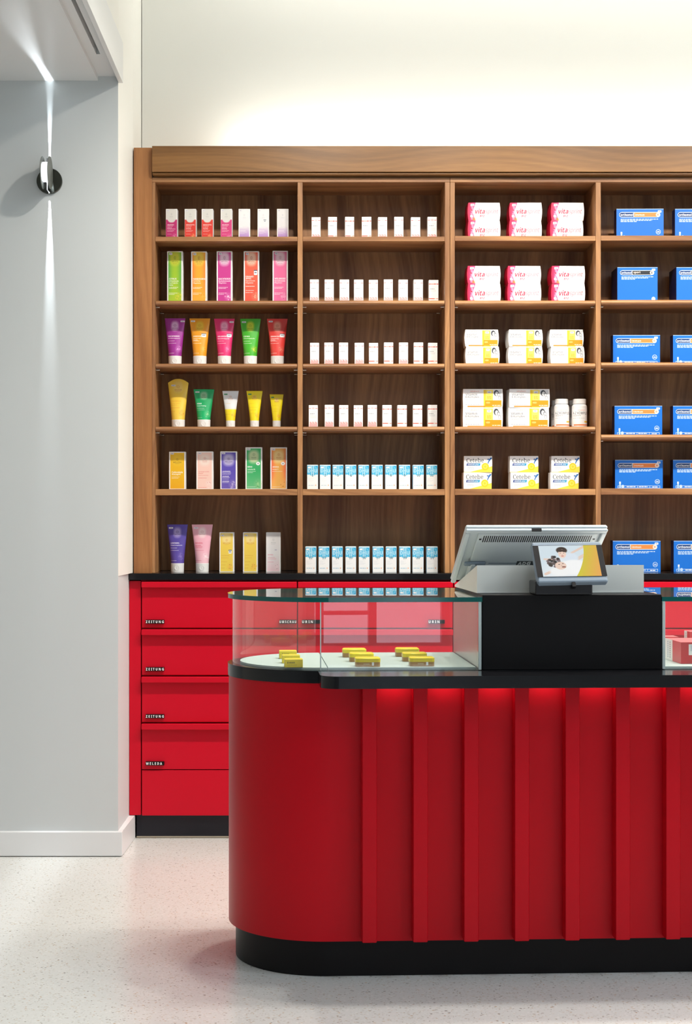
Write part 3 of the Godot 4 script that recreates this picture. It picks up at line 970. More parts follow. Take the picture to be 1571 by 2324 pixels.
func build_counter() -> void:
	var c := thing("sales_counter", "red fluted pharmacy counter with rounded end, black ledge and glass showcases", "counter", CORIGIN, COUNTER_YAW)
	counter = c
	var XR := 1.75
	put("plinth", slab(R - 0.022, XR - 0.02, 0.001, 0.0945, M.black_satin), c)
	put("body", slab(R - 0.003, XR, 0.0945, 0.7575, M.red_counter), c)
	put("base_band", slab(R, XR, 0.758, 0.79, M.black), c)
	# battens on the front
	var step := (cu(1508, R) - cu(824, R)) / 6.0
	var u0 := cu(822.5, R + 0.04)
	var bw := cu(857, R + 0.04) - cu(823.5, R + 0.04)
	for k in 13:
		var u := u0 + step * k
		if u + bw > XR: break
		put("batten", box_mesh(Vector3(u, 0.0995, R - 0.004), Vector3(u + bw, 0.7575, R + 0.036), M.red_counter, 0.0025), c)
		# light strip under the ledge, in the bay beside the batten
		var bay := step - bw
		if u + step < XR:
			put("light_strip", box_mesh(Vector3(u + bw + 0.006, 0.7545, R + 0.022), Vector3(u + step - 0.006, 0.7572, R + 0.030), glow(Color(1, 0.92, 0.85), 1.2)), c)
			area_light("ledge_light", Vector3(u + bw + bay / 2, 0.7535, R + 0.026), Vector3(0, -1, -0.7), Vector2(bay - 0.02, 0.006), 0.003, Color(1, 0.93, 0.87), c)
	# ledge: a shallow tray for customers, its corner rounded
	var l0 := cu(728, R + 0.13)
	var lo := PackedVector2Array()
	lo.append(Vector2(XR, R - 0.01)); lo.append(Vector2(l0, R - 0.01))
	var corner := arc(Vector2(l0 + 0.045, R + 0.095), 0.045, 180.0, 90.0, 12)
	var sm := [false, false]
	for i in corner.size():
		lo.append(corner[i]); sm.append(i < corner.size() - 1)
	lo.append(Vector2(XR, R + 0.14)); sm.append(false)
	var le := MB.new()
	le.prism(lo, 0.7585, 0.7895, sm)
	put("ledge", le.mesh(M.black), c)
	# showcase: tray, panes, top
	var q0 := cu(1095, R)     # end of the first showcase
	var q1 := cu(1503, R)
	# two trays with an open joint between them
	var tr := MB.new()
	var half := arc(Vector2(-0.001, 0.0), R - 0.035, 270.0, 90.0, 40)
	var half_smooth := []
	for i in half.size(): half_smooth.append(i < half.size() - 1)
	tr.prism(half, 0.7902, 0.795, half_smooth)
	put("display_tray", tr.mesh(M.tray), c)
	put("display_tray", box_mesh(Vector3(0.0015, 0.7902, -R + 0.035), Vector3(q0 - 0.012, 0.795, R - 0.035), M.tray), c)
	var gl := MB.new()
	var yt := 0.978
	var yb := 0.966
	var a := arc(Vector2.ZERO, R - 0.012, 268.0, 95.0, 48)
	for i in a.size() - 1:
		var p := a[i]
		var q := a[i + 1]
		gl.quads(Vector3(p.x, 0.7905, p.y), Vector3(q.x, 0.7905, q.y), Vector3(q.x, yb, q.y), Vector3(p.x, yb, p.y), Vector3(p.x, 0, p.y).normalized(), Vector3(q.x, 0, q.y).normalized(), Vector3(q.x, 0, q.y).normalized(), Vector3(p.x, 0, p.y).normalized())
	put("curved_pane", gl.mesh(M.glass), c)
	put("pane_edge", box_mesh(Vector3(-0.021, 0.7905, R - 0.018), Vector3(-0.018, yb, R - 0.011), M.glass_rim), c)
	put("front_pane", box_mesh(Vector3(-0.0175, 0.7905, R - 0.018), Vector3(q0 - 0.010, yb, R - 0.011), M.glass), c)
	put("end_panel", box_mesh(Vector3(q0 - 0.009, 0.7905, -R + 0.02), Vector3(q0 - 0.002, yb, R - 0.0125), M.frosted), c)
	put("pane_edge", box_mesh(Vector3(q0 - 0.0095, 0.7905, R - 0.0124), Vector3(q0 - 0.0015, yb, R - 0.003), M.glass_rim, 0.001), c)
	# top plate: clear faces, green polished edge
	var s := stadium(R, q0)
	var tp := MB.new()
	tp.cap(s[0], yb, Vector3.DOWN)
	tp.cap(s[0], yt, Vector3.UP)
	tp.surface(M.glass)
	tp.prism(s[0], yb, yt, s[1], false)
	put("top_plate", tp.mesh(M.glass_edge), c)
	# black housing under the till
	put("till_housing", box_mesh(Vector3(q0 + 0.0005, 0.7905, -R + 0.005), Vector3(q1 - 0.0005, 0.984, R - 0.001), M.black_satin, 0.0015), c)
	# second showcase
	put("display_tray", box_mesh(Vector3(q1 + 0.01, 0.7902, -R + 0.035), Vector3(XR - 0.01, 0.795, R - 0.03), M.tray), c)
	put("front_pane", box_mesh(Vector3(q1 + 0.011, 0.7905, R - 0.018), Vector3(XR - 0.01, yb, R - 0.011), M.glass), c)
	put("end_panel", box_mesh(Vector3(q1 + 0.002, 0.7905, -R + 0.02), Vector3(q1 + 0.009, yb, R - 0.0125), M.frosted), c)
	put("pane_edge", box_mesh(Vector3(q1 + 0.0015, 0.7905, R - 0.0124), Vector3(q1 + 0.0095, yb, R - 0.003), M.glass_rim, 0.001), c)
	var t2 := MB.new()
	t2.quad(Vector3(q1, yt, R), Vector3(XR, yt, R), Vector3(XR, yt, -R), Vector3(q1, yt, -R), Vector3.UP)
	t2.quad(Vector3(q1, yb, R), Vector3(XR, yb, R), Vector3(XR, yb, -R), Vector3(q1, yb, -R), Vector3.DOWN)
	t2.surface(M.glass)
	t2.quad(Vector3(q1, yb, R), Vector3(XR, yb, R), Vector3(XR, yt, R), Vector3(q1, yt, R), Vector3.BACK)
	t2.quad(Vector3(q1, yb, -R), Vector3(XR, yb, -R), Vector3(XR, yt, -R), Vector3(q1, yt, -R), Vector3.FORWARD)
	t2.quad(Vector3(q1, yb, R), Vector3(q1, yb, -R), Vector3(q1, yt, -R), Vector3(q1, yt, R), Vector3.LEFT)
	t2.quad(Vector3(XR, yb, R), Vector3(XR, yb, -R), Vector3(XR, yt, -R), Vector3(XR, yt, R), Vector3.RIGHT)
	put("top_plate", t2.mesh(M.glass_edge), c)

# ------------------------------------------------------------------ till
func build_till() -> void:
	var top := 0.9845
	# wedge-shaped metal housing: upright front, lid falling towards the back
	var zf := 4.30
	var h := thing("cash_register", "grey till monitor seen from behind on a silver wedge-shaped housing", "cash register", Vector3(X(1083, zf), top, -zf), 4.0)
	var w := (1468.0 - 1083.0) * zf / F
	var b := MB.new()
	var hh := Y(1283, zf) - top
	var dd := 0.37
	var A := Vector3(0, 0, 0); var B := Vector3(w, 0, 0); var C := Vector3(w, hh, 0); var D := Vector3(0, hh, 0)
	var E := Vector3(0, 0, -dd); var G := Vector3(w, 0, -dd); var E2 := Vector3(0, 0.005, -dd); var G2 := Vector3(w, 0.005, -dd)
	b.quad(A, B, C, D, Vector3.BACK)
	var nl := Vector3(0, dd, -hh).normalized()
	b.quad(D, C, G2, E2, nl)
	b.quad(E, G, G2, E2, Vector3.FORWARD)
	b.quad(A, B, G, E, Vector3.DOWN)
	b.tri(A, D, E2, Vector3.LEFT, Vector3.LEFT, Vector3.LEFT); b.tri(A, E2, E, Vector3.LEFT, Vector3.LEFT, Vector3.LEFT)
	b.tri(B, C, G2, Vector3.RIGHT, Vector3.RIGHT, Vector3.RIGHT); b.tri(B, G2, G, Vector3.RIGHT, Vector3.RIGHT, Vector3.RIGHT)
	put("housing", b.mesh(M.silver), h)
	put("foot_rail", box_mesh(Vector3(0.004, 0.0002, -dd + 0.01), Vector3(w - 0.004, 0.003, 0.0015), M.silver), h)
	# operator's monitor, seen from behind: leans far back, head edge towards the customers
	var zt := 4.33
	var P0 := Vector3(X(1057, zt), Y(1190, zt), -zt)           # head corner
	var mw := (1384.0 - 1057.0) * zt / F
	var up := Vector3(0.0, 0.150, 0.262)                         # from the foot edge to the head edge
	var mh := up.length()
	var prof := func(lo: Vector3, hi: Vector3, ch: float, mt: Material) -> ArrayMesh:
		var q := MB.new()
		q.box(lo, hi, ch)
		return q.mesh(mt)
	var shell := put("monitor", prof.call(Vector3(0, -mh, 0.0), Vector3(mw, 0, 0.011), 0.004, M.grey_plastic), h)
	shell.global_transform = Transform3D(Basis(Vector3.UP, deg_to_rad(4.0)) * monitor_basis(up), P0)
	for e in [[Vector3(0, -0.016, 0.011), Vector3(mw, 0, 0.020)], [Vector3(0, -mh, 0.011), Vector3(0.014, -0.016, 0.020)], [Vector3(mw - 0.014, -mh, 0.011), Vector3(mw, -0.016, 0.020)]]:
		put("rim", prof.call(e[0], e[1], 0.003, M.grey_plastic), shell)
	put("back_cover", prof.call(Vector3(0.036, -mh + 0.012, 0.011), Vector3(mw - 0.022, -0.020, 0.0185), 0.004, M.grey_plastic), shell)
	var n := 52
	for k in n:
		var x := 0.052 + (mw - 0.092) * k / (n - 1)
		put("vent_slot", prof.call(Vector3(x, -0.064, 0.0182), Vector3(x + 0.0028, -0.030, 0.0190), 0.0, M.bezel), shell)
	for x in [0.042, mw - 0.032]:
		put("screw", prof.call(Vector3(x, -0.052, 0.0182), Vector3(x + 0.006, -0.045, 0.0192), 0.0003, M.bezel), shell)
	put("catch", prof.call(Vector3(mw * 0.46, -0.004, 0.012), Vector3(mw * 0.53, 0.0006, 0.0204), 0.0005, M.bezel), shell)
	put("groove", prof.call(Vector3(0.088, -0.187, 0.0182), Vector3(mw - 0.05, -0.183, 0.0189), 0.0, M.slate_plastic), shell)
	put("badge", prof.call(Vector3(0.166, -0.197, 0.0183), Vector3(0.228, -0.173, 0.0194), 0.0005, M.bezel), shell)
	var tm := TextMesh.new()
	tm.font = font_bold
	tm.text = "ADG"
	tm.font_size = 48
	tm.pixel_size = 0.00036
	tm.depth = 0.0006
	tm.horizontal_alignment = HORIZONTAL_ALIGNMENT_LEFT
	var tx := put("lettering", tm, shell, Vector3(0.170, -0.185, 0.0197), M.white_ink)
	tx.scale = Vector3(1.0, 1.35, 1.0)
	put("screen_glass", prof.call(Vector3(0.014, -mh + 0.014, -0.002), Vector3(mw - 0.014, -0.014, 0.0005), 0.0, M.bezel), shell)
	# hinges and carrying arms of the stand
	for x in [0.02, mw - 0.075]:
		put("hinge", prof.call(Vector3(x, -0.19, 0.018), Vector3(x + 0.06, -0.172, 0.026), 0.003, M.slate_plastic), shell)
		put("arm", prof.call(Vector3(x + 0.018, -mh + 0.01, 0.018), Vector3(x + 0.032, -0.178, 0.030), 0.003, M.grey_plastic), shell)
	put("stand", box_mesh(Vector3(w * 0.3, 0.03, -0.27), Vector3(w * 0.62, 0.05, -0.2), M.grey_plastic, 0.004), h)
	# customer display
	var zd := 4.215
	var d := thing("customer_display", "small slate-grey customer screen on a black foot, showing two smiling people", "screen", Vector3(X(1297, zd), top, -zd), 4.0)
	var dw := 163.0 * zd / F
	put("foot", box_mesh(Vector3(-0.096, 0.0002, -0.07), Vector3(0.053, 0.036, 0.012), M.bezel, 0.003), d)
	put("neck", box_mesh(Vector3(-0.03, 0.036, -0.03), Vector3(0.03, 0.07, -0.012), M.bezel, 0.002), d)
	var fr := put("frame", box_mesh(Vector3(-dw / 2, 0, -0.022), Vector3(dw / 2, 0.128, 0), M.slate_plastic, 0.006), d, Vector3(0.0, 0.034, 0.024))
	fr.rotation_degrees = Vector3(-36, 0, 0.9)
	put("bezel", box_mesh(Vector3(-dw / 2 + 0.0015, 0.016, 0.0002), Vector3(dw / 2 - 0.0015, 0.114, 0.0012), M.bezel, 0.0004), fr)
	var sc := MB.new()
	sc.quad(Vector3(-dw / 2 + 0.016, 0.0165, 0.0018), Vector3(dw / 2 - 0.016, 0.0165, 0.0018), Vector3(dw / 2 - 0.016, 0.1125, 0.0018), Vector3(-dw / 2 + 0.016, 0.1125, 0.0018), Vector3.BACK)
	var smat := mat(Color(0.03, 0.03, 0.03), 0.15)
	smat.emission_enabled = true
	smat.emission_texture = ImageTexture.create_from_image(screen_print())
	smat.emission = Color.BLACK
	smat.emission_energy_multiplier = 1.15
	put("screen", sc.mesh(smat), fr)
	put("lock", box_mesh(Vector3(-0.004, -0.012, -0.015), Vector3(0.006, 0.002, -0.002), M.bezel, 0.001), fr)

func monitor_basis(up: Vector3) -> Basis:
	var yv := up.normalized()
	var xv := Vector3.RIGHT
	var zv := xv.cross(yv)          # towards the customers and downwards
	return Basis(xv, yv, zv)

func screen_print() -> Image:
	var w := 424
	var h := 270
	var img := blank(w, h, rgb(208, 222, 230))
	blob(img, w * 0.5, h * 1.0, w * 0.62, h * 0.75, rgb(232, 236, 238), 0.5)
	# arms of the boy, spread out
	for k in 60:
		var t := k / 60.0
		blob(img, lerpf(235, 330, t), lerpf(66, 12, t), 9, 9, rgb(226, 200, 184), 0.3)
		blob(img, lerpf(30, 130, t), lerpf(118, 122, t), 9, 8, rgb(226, 200, 184), 0.3)
		blob(img, lerpf(20, 95, t), lerpf(248, 212, t), 11, 11, rgb(226, 200, 184), 0.3)
		blob(img, lerpf(270, 325, t), lerpf(120, 86, t), 15, 13, rgb(224, 204, 190), 0.3)
	blob(img, 225, 110, 60, 50, rgb(216, 226, 236), 0.25)      # shirt of the boy
	blob(img, 240, 190, 125, 70, rgb(242, 243, 243), 0.2)      # shirt of the man
	blob(img, 130, 225, 85, 42, rgb(240, 241, 240), 0.25)
	blob(img, 165, 42, 44, 32, rgb(60, 48, 42), 0.2)           # boy: hair and face
	blob(img, 165, 72, 31, 41, rgb(236, 208, 192), 0.15)
	blob(img, 152, 44, 26, 14, rgb(64, 50, 44), 0.3)
	blob(img, 184, 46, 20, 14, rgb(64, 50, 44), 0.3)
	for x in [153, 177]: blob(img, x, 68, 4, 2.5, rgb(70, 60, 60), 0.3)
	blob(img, 165, 92, 12, 4, rgb(190, 110, 104), 0.3)
	blob(img, 165, 80, 4, 5, rgb(214, 178, 162), 0.4)
	for k in 40:                                                 # man: curly hair
		var a := rng.randf() * TAU
		var d := sqrt(rng.randf())
		blob(img, 92 + cos(a) * d * 46, 142 + sin(a) * d * 46, 14, 12, [rgb(70, 60, 56), rgb(96, 84, 82), rgb(120, 104, 108), rgb(52, 46, 46)][k % 4], 0.4)
	blob(img, 140, 176, 44, 36, rgb(232, 204, 188), 0.12)
	for p in [[130, 166], [158, 158]]: blob(img, p[0], p[1], 8, 3, rgb(80, 64, 58), 0.3)
	blob(img, 162, 188, 18, 8, rgb(120, 88, 76), 0.4)
	blob(img, 163, 190, 12, 3.5, rgb(190, 120, 110), 0.3)
	blob(img, 148, 174, 5, 7, rgb(214, 180, 164), 0.4)
	for y in h:                                                  # yellow to orange swoosh
		var ty := float(y) / h
		var x0 := int(w * (0.775 - 0.2 * ty * ty))
		for x in range(x0, w): img.set_pixel(x, y, rgb(206, 196, 60).lerp(rgb(236, 160, 92), clampf((float(x) / w - 0.72) * 2.2 + ty * 0.35 - 0.1, 0, 1)))
	return img

# ------------------------------------------------------------------ wall lamp
func build_wall_lamp() -> void:
	var zw := 5.697
	var at := Vector3(X(113, zw), Y(412, zw), -zw)
	var t := thing("wall_lamp", "dark round wall lamp of two upright discs throwing a narrow light blade", "wall lamp", at)
	var q := Basis(Vector3.RIGHT, PI / 2)
	var b := MB.new()
	b.lathe([[0, 0.0], [0.0445, 0.0], [0.0445, 0.010], [0.043, 0.012], [0, 0.0125]], 48, 1.0, q)
	put("back_plate", b.mesh(M.chrome_dark), t)
	var side := Basis(Vector3.BACK, PI / 2)
	for x in [-0.0125, 0.0125]:
		var d := MB.new()
		d.lathe([[0, -0.0014], [0.055, -0.0014], [0.056, -0.0004], [0.056, 0.0004], [0.055, 0.0014], [0, 0.0014]], 48, 1.0, side, Vector3(x, 0.016, 0.072))
		put("disc", d.mesh(M.chrome), t)
	# narrow slit between two inner plates: the lamp's light leaves it only up and down
	for x in [-0.0019, 0.0019]:
		put("slit_plate", box_mesh(Vector3(x - 0.0004, -0.04, 0.0128), Vector3(x + 0.0004, 0.07, 0.055), M.black_satin), t)
	var lens := MB.new()
	lens.lathe([[0, -0.0105], [0.032, -0.0105], [0.034, -0.008], [0.034, 0.008], [0.032, 0.0105], [0, 0.0105]], 36, 1.0, side, Vector3(0, 0.014, 0.092))
	put("lamp_lens", lens.mesh(glow(Color(0.96, 0.98, 1.0), 1.6)), t)
	for s in [1.0, -1.0]:
		area_light("lamp_light", Vector3(0, 0.029 if s > 0.0 else 0.0, 0.03), Vector3(0, s, 0), Vector2(0.0016, 0.006), 0.42 if s > 0.0 else 1.8, Color(0.95, 0.98, 1.0), t)

# ------------------------------------------------------------------ goods on the shelves
func build_goods() -> void:
	care_goods()
	small_white_goods()
	vitamin_goods()
	blue_goods()

func care_goods() -> void:
	var mag := rgb(198, 44, 118); var red := rgb(226, 62, 52); var lav := rgb(222, 214, 240); var vio := rgb(150, 84, 190)
	var silver := rgb(226, 226, 222)
	# top shelf: seven small cartons
	var b0 := shelf_top(0, 0)
	var face_lines := func(a: String, b: String, c: String) -> Array: return [[a, 0.505, 0.034, true], ["", 0.545, 0.5, 0], [b, 0.60, 0.026, true], [c, 0.64, 0.03, true], ["", 0.69, 0.62, 0], ["", 0.72, 0.5, 0], ["", 0.80, 0.4, 0]]
	var rose1 := {"base": silver, "foot": mag, "halo": silver, "split": 0.34, "halo_y": 0.2, "halo_r": 0.44, "halo_h": 0.25, "halo_soft": 0.14, "brand": rgb(170, 170, 176), "brand_y": 0.24, "brand_h": 0.02, "petal": rgb(236, 150, 190), "tag": [0.08, 0.03], "heart": rgb(120, 20, 60)}
	var r1 := [
		[376.3, 402.4, rose1.merged({"lines": face_lines.call("WILDROSE", "Glättende", "Feuchtigkeitspflege")}), "small white carton with magenta lower half nearest the walnut side panel on the top shelf"],
		[419.0, 445.0, rose1.merged({"foot": red, "petal": rgb(250, 170, 110), "heart": rgb(255, 240, 200), "lines": face_lines.call("GRANATAPFEL", "Straffende", "Nachtpflege")}, true), "small white carton with red lower half beside the first magenta one"],
		[457.6, 483.7, rose1.merged({"foot": red, "petal": rgb(250, 170, 110), "heart": rgb(255, 240, 200), "lines": face_lines.call("GRANATAPFEL", "Straffende", "Tagespflege")}, true), "small white carton with red lower half beside the second magenta one"],
		[500.8, 526.7, rose1.merged({"foot": rgb(216, 66, 132), "lines": face_lines.call("WILDROSE", "Glättende", "Nachtpflege")}, true), "small white carton with magenta lower half between a red and a lavender one"],
		[541.6, 567.9, {}, "small white to lavender carton beside the second magenta carton on the top shelf"],
		[584.6, 611.0, {}, "small white to lavender carton with a dark price notice on the top shelf"],
		[628.7, 655.0, {}, "small white to lavender carton nearest the divider on the top shelf"]]
	for i in 7:
		var o: Dictionary = r1[i][2]
		if o.is_empty():
			o = {"base": rgb(236, 236, 240), "foot": vio, "halo": rgb(240, 240, 242), "brand": rgb(190, 190, 205), "brand_y": 0.27, "brand_h": 0.018, "tag": [0.06, 0.03], "lines": [["IRIS", 0.565, 0.03, false], ["", 0.6, 0.6, 0], ["Erfrischende", 0.7, 0.024, true], ["", 0.74, 0.6, 0], ["", 0.78, 0.4, 0], ["", 0.9, 0.6, 0]]}
			if i == 5: o["offer"] = [0.52, 0.34]
		place_carton("care_carton", r1[i][3], r1[i][0], r1[i][1], 474, b0, ZP, 0.04, "", tex_mat(care_print(112, 300, o), 0.45), M.paper, "small care cartons on the top shelf", [-1.5, -2, -1.5, -2, 1, 0.5, 0.5][i])
	# second shelf: five tall lotion cartons
	var b1 := shelf_top(0, 1)
	var tall := func(t1: String, t2: String, t3: String, t4: String) -> Array:
		var l := [[t1, 0.53, 0.034, true], [t2, 0.572, 0.026, true], [t3, 0.612, 0.028, true], ["", 0.69, 0.6, 0], ["", 0.712, 0.5, 0], ["", 0.80, 0.55, 0], ["", 0.825, 0.36, 0]]
		if t4 != "": l.append([t4, 0.648, 0.024, true])
		return l
	var r2 := [
		[379.2, 414.8, 570.0, {"base": rgb(164, 204, 48), "edge": rgb(60, 158, 96), "foot": rgb(176, 206, 54), "halo": rgb(206, 212, 60), "brand": rgb(84, 112, 34), "petal": rgb(222, 214, 70), "heart": rgb(150, 170, 40), "lines": tall.call("CITRUS", "Erfrischende", "Feuchtigkeits-", "lotion")}, "tall lime green carton with white border on the second shelf"],
		[433.8, 469.4, 570.5, {"base": rgb(244, 176, 52), "edge": rgb(240, 120, 62), "foot": rgb(240, 176, 60), "halo": rgb(240, 206, 80), "brand": rgb(160, 84, 40), "petal": rgb(244, 190, 80), "heart": rgb(224, 96, 30), "lines": tall.call("SANDDORN", "Reichhaltige", "Pflegelotion", "")}, "tall orange carton with white border on the second shelf"],
		[491.7, 527.2, 570.0, {"base": rgb(206, 62, 148), "foot": rgb(196, 60, 150), "halo": rgb(240, 206, 228), "brand": rgb(120, 66, 96), "petal": rgb(246, 214, 236), "heart": rgb(170, 40, 110), "lines": tall.call("NACHTKERZE", "Revitalisierende", "Pflegelotion", "")}, "tall violet carton with white border on the second shelf"],
		[553.2, 588.2, 570.0, {"base": rgb(240, 98, 74), "foot": rgb(234, 84, 66), "halo": rgb(244, 200, 176), "brand": rgb(150, 70, 56), "petal": rgb(246, 176, 150), "heart": rgb(180, 30, 30), "offer": [0.66, 0.36], "lines": [["GRANAT-", 0.487, 0.03, true], ["APFEL", 0.525, 0.03, true], ["Regenerierende", 0.57, 0.026, true], ["Pflegelotion", 0.61, 0.028, true], ["", 0.67, 0.6, 0], ["", 0.75, 0.55, 0], ["", 0.79, 0.5, 0]]}, "tall coral red carton with white border on the second shelf"],
		[618.7, 653.8, 569.0, {"base": rgb(236, 108, 160), "foot": rgb(228, 110, 166), "halo": rgb(248, 214, 228), "brand": rgb(160, 90, 120), "petal": rgb(244, 170, 204), "heart": rgb(170, 40, 110), "lines": tall.call("WILDROSE", "Verwöhnende", "Pflegelotion", "")}, "tall rose pink carton with white border on the second shelf"]]
	for i in 5:
		r2[i][3]["tag"] = [0.12, 0.025]
		place_carton("care_carton", r2[i][4], r2[i][0], r2[i][1], r2[i][2], b1, ZP, 0.038, "", tex_mat(care_print(146, 470, r2[i][3]), 0.42), M.paper, "tall lotion cartons on the second shelf", [-1.5, -2.0, -1.0, -1.0, 0.5][i])
	# third shelf: five shower tubes
	var b2 := shelf_top(0, 2)
	var shower := func(t1: String, t2: String, t3: String) -> Array:
		var l := [[t1, 0.475, 0.036, true], [t2, 0.535, 0.032, true], ["", 0.60, 0.32, 0], ["", 0.66, 0.4, 0], ["", 0.93, 0.3, 0]]
		if t3 != "": l.append([t3, 0.575, 0.03, true])
		return l
	var common := {"border": false, "halo_y": 0.2, "halo_r": 0.23, "halo_h": 0.17, "brand_y": 0.26, "brand_h": 0.03, "left": 0.18, "fit": 0.56, "px": 0.68, "py": 0.82, "pr": 0.13}
	var r3 := [
		[373.9, 420.9, 723.2, 381.4, 411.7, "purple", {"base": rgb(160, 48, 152), "foot": rgb(158, 48, 150), "halo": rgb(218, 176, 218), "brand": rgb(120, 60, 116), "petal": rgb(228, 170, 226), "tag": [0.76, 0.05], "lines": shower.call("NACHTKERZE", "Revitalisierungsdusche", "")}],
		[430.2, 477.2, 723.4, 438.0, 468.8, "orange", {"base": rgb(236, 158, 32), "foot": rgb(238, 164, 44), "halo": rgb(230, 190, 56), "brand": rgb(176, 112, 40), "petal": rgb(246, 190, 80), "tag": [0.06, 0.045], "offer": [0.58, 0.4], "lines": shower.call("SANDDORN", "Vitalisierungs-", "dusche")}],
		[485.9, 532.9, 724.0, 493.7, 524.0, "raspberry pink", {"base": rgb(222, 46, 112), "foot": rgb(226, 54, 120), "halo": rgb(240, 164, 196), "brand": rgb(176, 90, 120), "petal": rgb(240, 140, 186), "tag": [0.74, 0.06], "offer": [0.62, 0.4], "lines": shower.call("WILDROSE", "Verwöhndusche", "")}],
		[545.0, 592.0, 724.2, 552.7, 583.0, "grass green", {"base": rgb(70, 176, 46), "foot": rgb(76, 186, 56), "halo": rgb(190, 206, 46), "brand": rgb(90, 130, 40), "petal": rgb(214, 214, 60), "tag": [0.08, 0.06], "lines": shower.call("CITRUS", "Erfrischungsdusche", "")}],
		[606.2, 653.2, 724.2, 614.4, 644.7, "coral red", {"base": rgb(226, 66, 62), "foot": rgb(232, 82, 76), "halo": rgb(240, 160, 140), "brand": rgb(180, 84, 70), "petal": rgb(240, 140, 120), "tag": [0.07, 0.045], "offer": [0.62, 0.4], "lines": shower.call("GRANATAPFEL", "Schönheits-", "dusche")}]]
	for r in r3:
		tube("%s squeeze tube on a white cap on the third shelf" % r[5], r[0], r[1], r[2], r[3], r[4], 808.7, b2, ZP, care_print(190, 346, common.merged(r[6], true)))
	# fourth shelf: tubes of different sizes
	var b3 := shelf_top(0, 3)
	tube("large yellow squeeze tube with a rounded head on the fourth shelf", 381.2, 428.2, 859.8, 389.0, 419.3, 952.9, b3, ZP, care_print(190, 380, {"border": false, "base": rgb(242, 204, 70), "foot": rgb(244, 208, 88), "halo": rgb(240, 208, 112), "halo_y": 0.2, "halo_r": 0.28, "halo_h": 0.18, "brand": rgb(196, 110, 50), "brand_y": 0.27, "brand_h": 0.034, "ink": rgb(232, 150, 60), "left": 0.17, "fit": 0.5, "petal": rgb(248, 180, 80), "heart": rgb(160, 70, 30), "px": 0.68, "py": 0.84, "pr": 0.14, "tag": [0.16, 0.14], "lines": [["CALENDULA", 0.55, 0.032, false], ["", 0.6, 0.44, 0], ["", 0.64, 0.3, 0], ["", 0.71, 0.42, 0], ["", 0.80, 0.2, 0]]}), 9.5)
	tube("emerald green squeeze tube beside the large yellow one", 439.2, 486.6, 884.2, 447.6, 477.4, 952.9, b3, ZP, care_print(190, 280, common.merged({"base": rgb(24, 162, 96), "foot": rgb(30, 182, 112), "halo": rgb(140, 190, 150), "brand": rgb(50, 90, 60), "petal": rgb(170, 214, 160), "heart": rgb(40, 110, 60), "tag": [0.08, 0.06], "lines": [["BIRKE", 0.47, 0.04, true], ["Dusch-Peeling", 0.55, 0.045, true], ["", 0.62, 0.36, 0], ["", 0.68, 0.38, 0], ["", 0.93, 0.26, 0]]}, true)))
	var baby := {"border": false, "halo_y": 0.2, "halo_r": 0.2, "halo_h": 0.1, "brand_y": 0.26, "brand_h": 0.034, "left": 0.2, "fit": 0.6, "px": 0.68, "py": 0.82, "pr": 0.15, "petal": rgb(250, 190, 60), "heart": rgb(120, 60, 20), "brand": rgb(196, 100, 60), "tag": [0.1, 0.08], "tag_color": rgb(60, 150, 90), "ink": rgb(214, 170, 40)}
	tube("small tube, white above and yellow below, on the fourth shelf", 504.9, 542.0, 888.0, 512.9, 533.8, 955.0, b3, ZP, care_print(150, 270, baby.merged({"base": rgb(226, 228, 232), "foot": rgb(246, 220, 40), "halo": rgb(226, 228, 232), "split": 0.62, "lines": [["", 0.42, 0.3, 0], ["", 0.7, 0.5, 0], ["", 0.78, 0.4, 0]]}, true)))
	tube("small all-yellow tube beside the white and yellow one", 559.5, 596.2, 888.0, 568.3, 588.8, 955.0, b3, ZP, care_print(150, 270, baby.merged({"base": rgb(244, 222, 30), "foot": rgb(246, 224, 40), "halo": rgb(240, 210, 80), "lines": [["", 0.42, 0.3, 0], ["", 0.55, 0.5, 0], ["", 0.64, 0.4, 0], ["", 0.75, 0.4, 0]]}, true)))
	tube("smallest yellow tube, nearest the divider on the fourth shelf", 612.3, 643.7, 895.8, 618.9, 637.6, 955.0, b3, ZP, care_print(130, 240, baby.merged({"base": rgb(244, 222, 30), "foot": rgb(246, 224, 40), "halo": rgb(240, 214, 110), "lines": [["", 0.42, 0.3, 0], ["", 0.55, 0.5, 0], ["", 0.64, 0.4, 0]]}, true)))
	# fifth shelf: five oil cartons
	var b4 := shelf_top(0, 4)
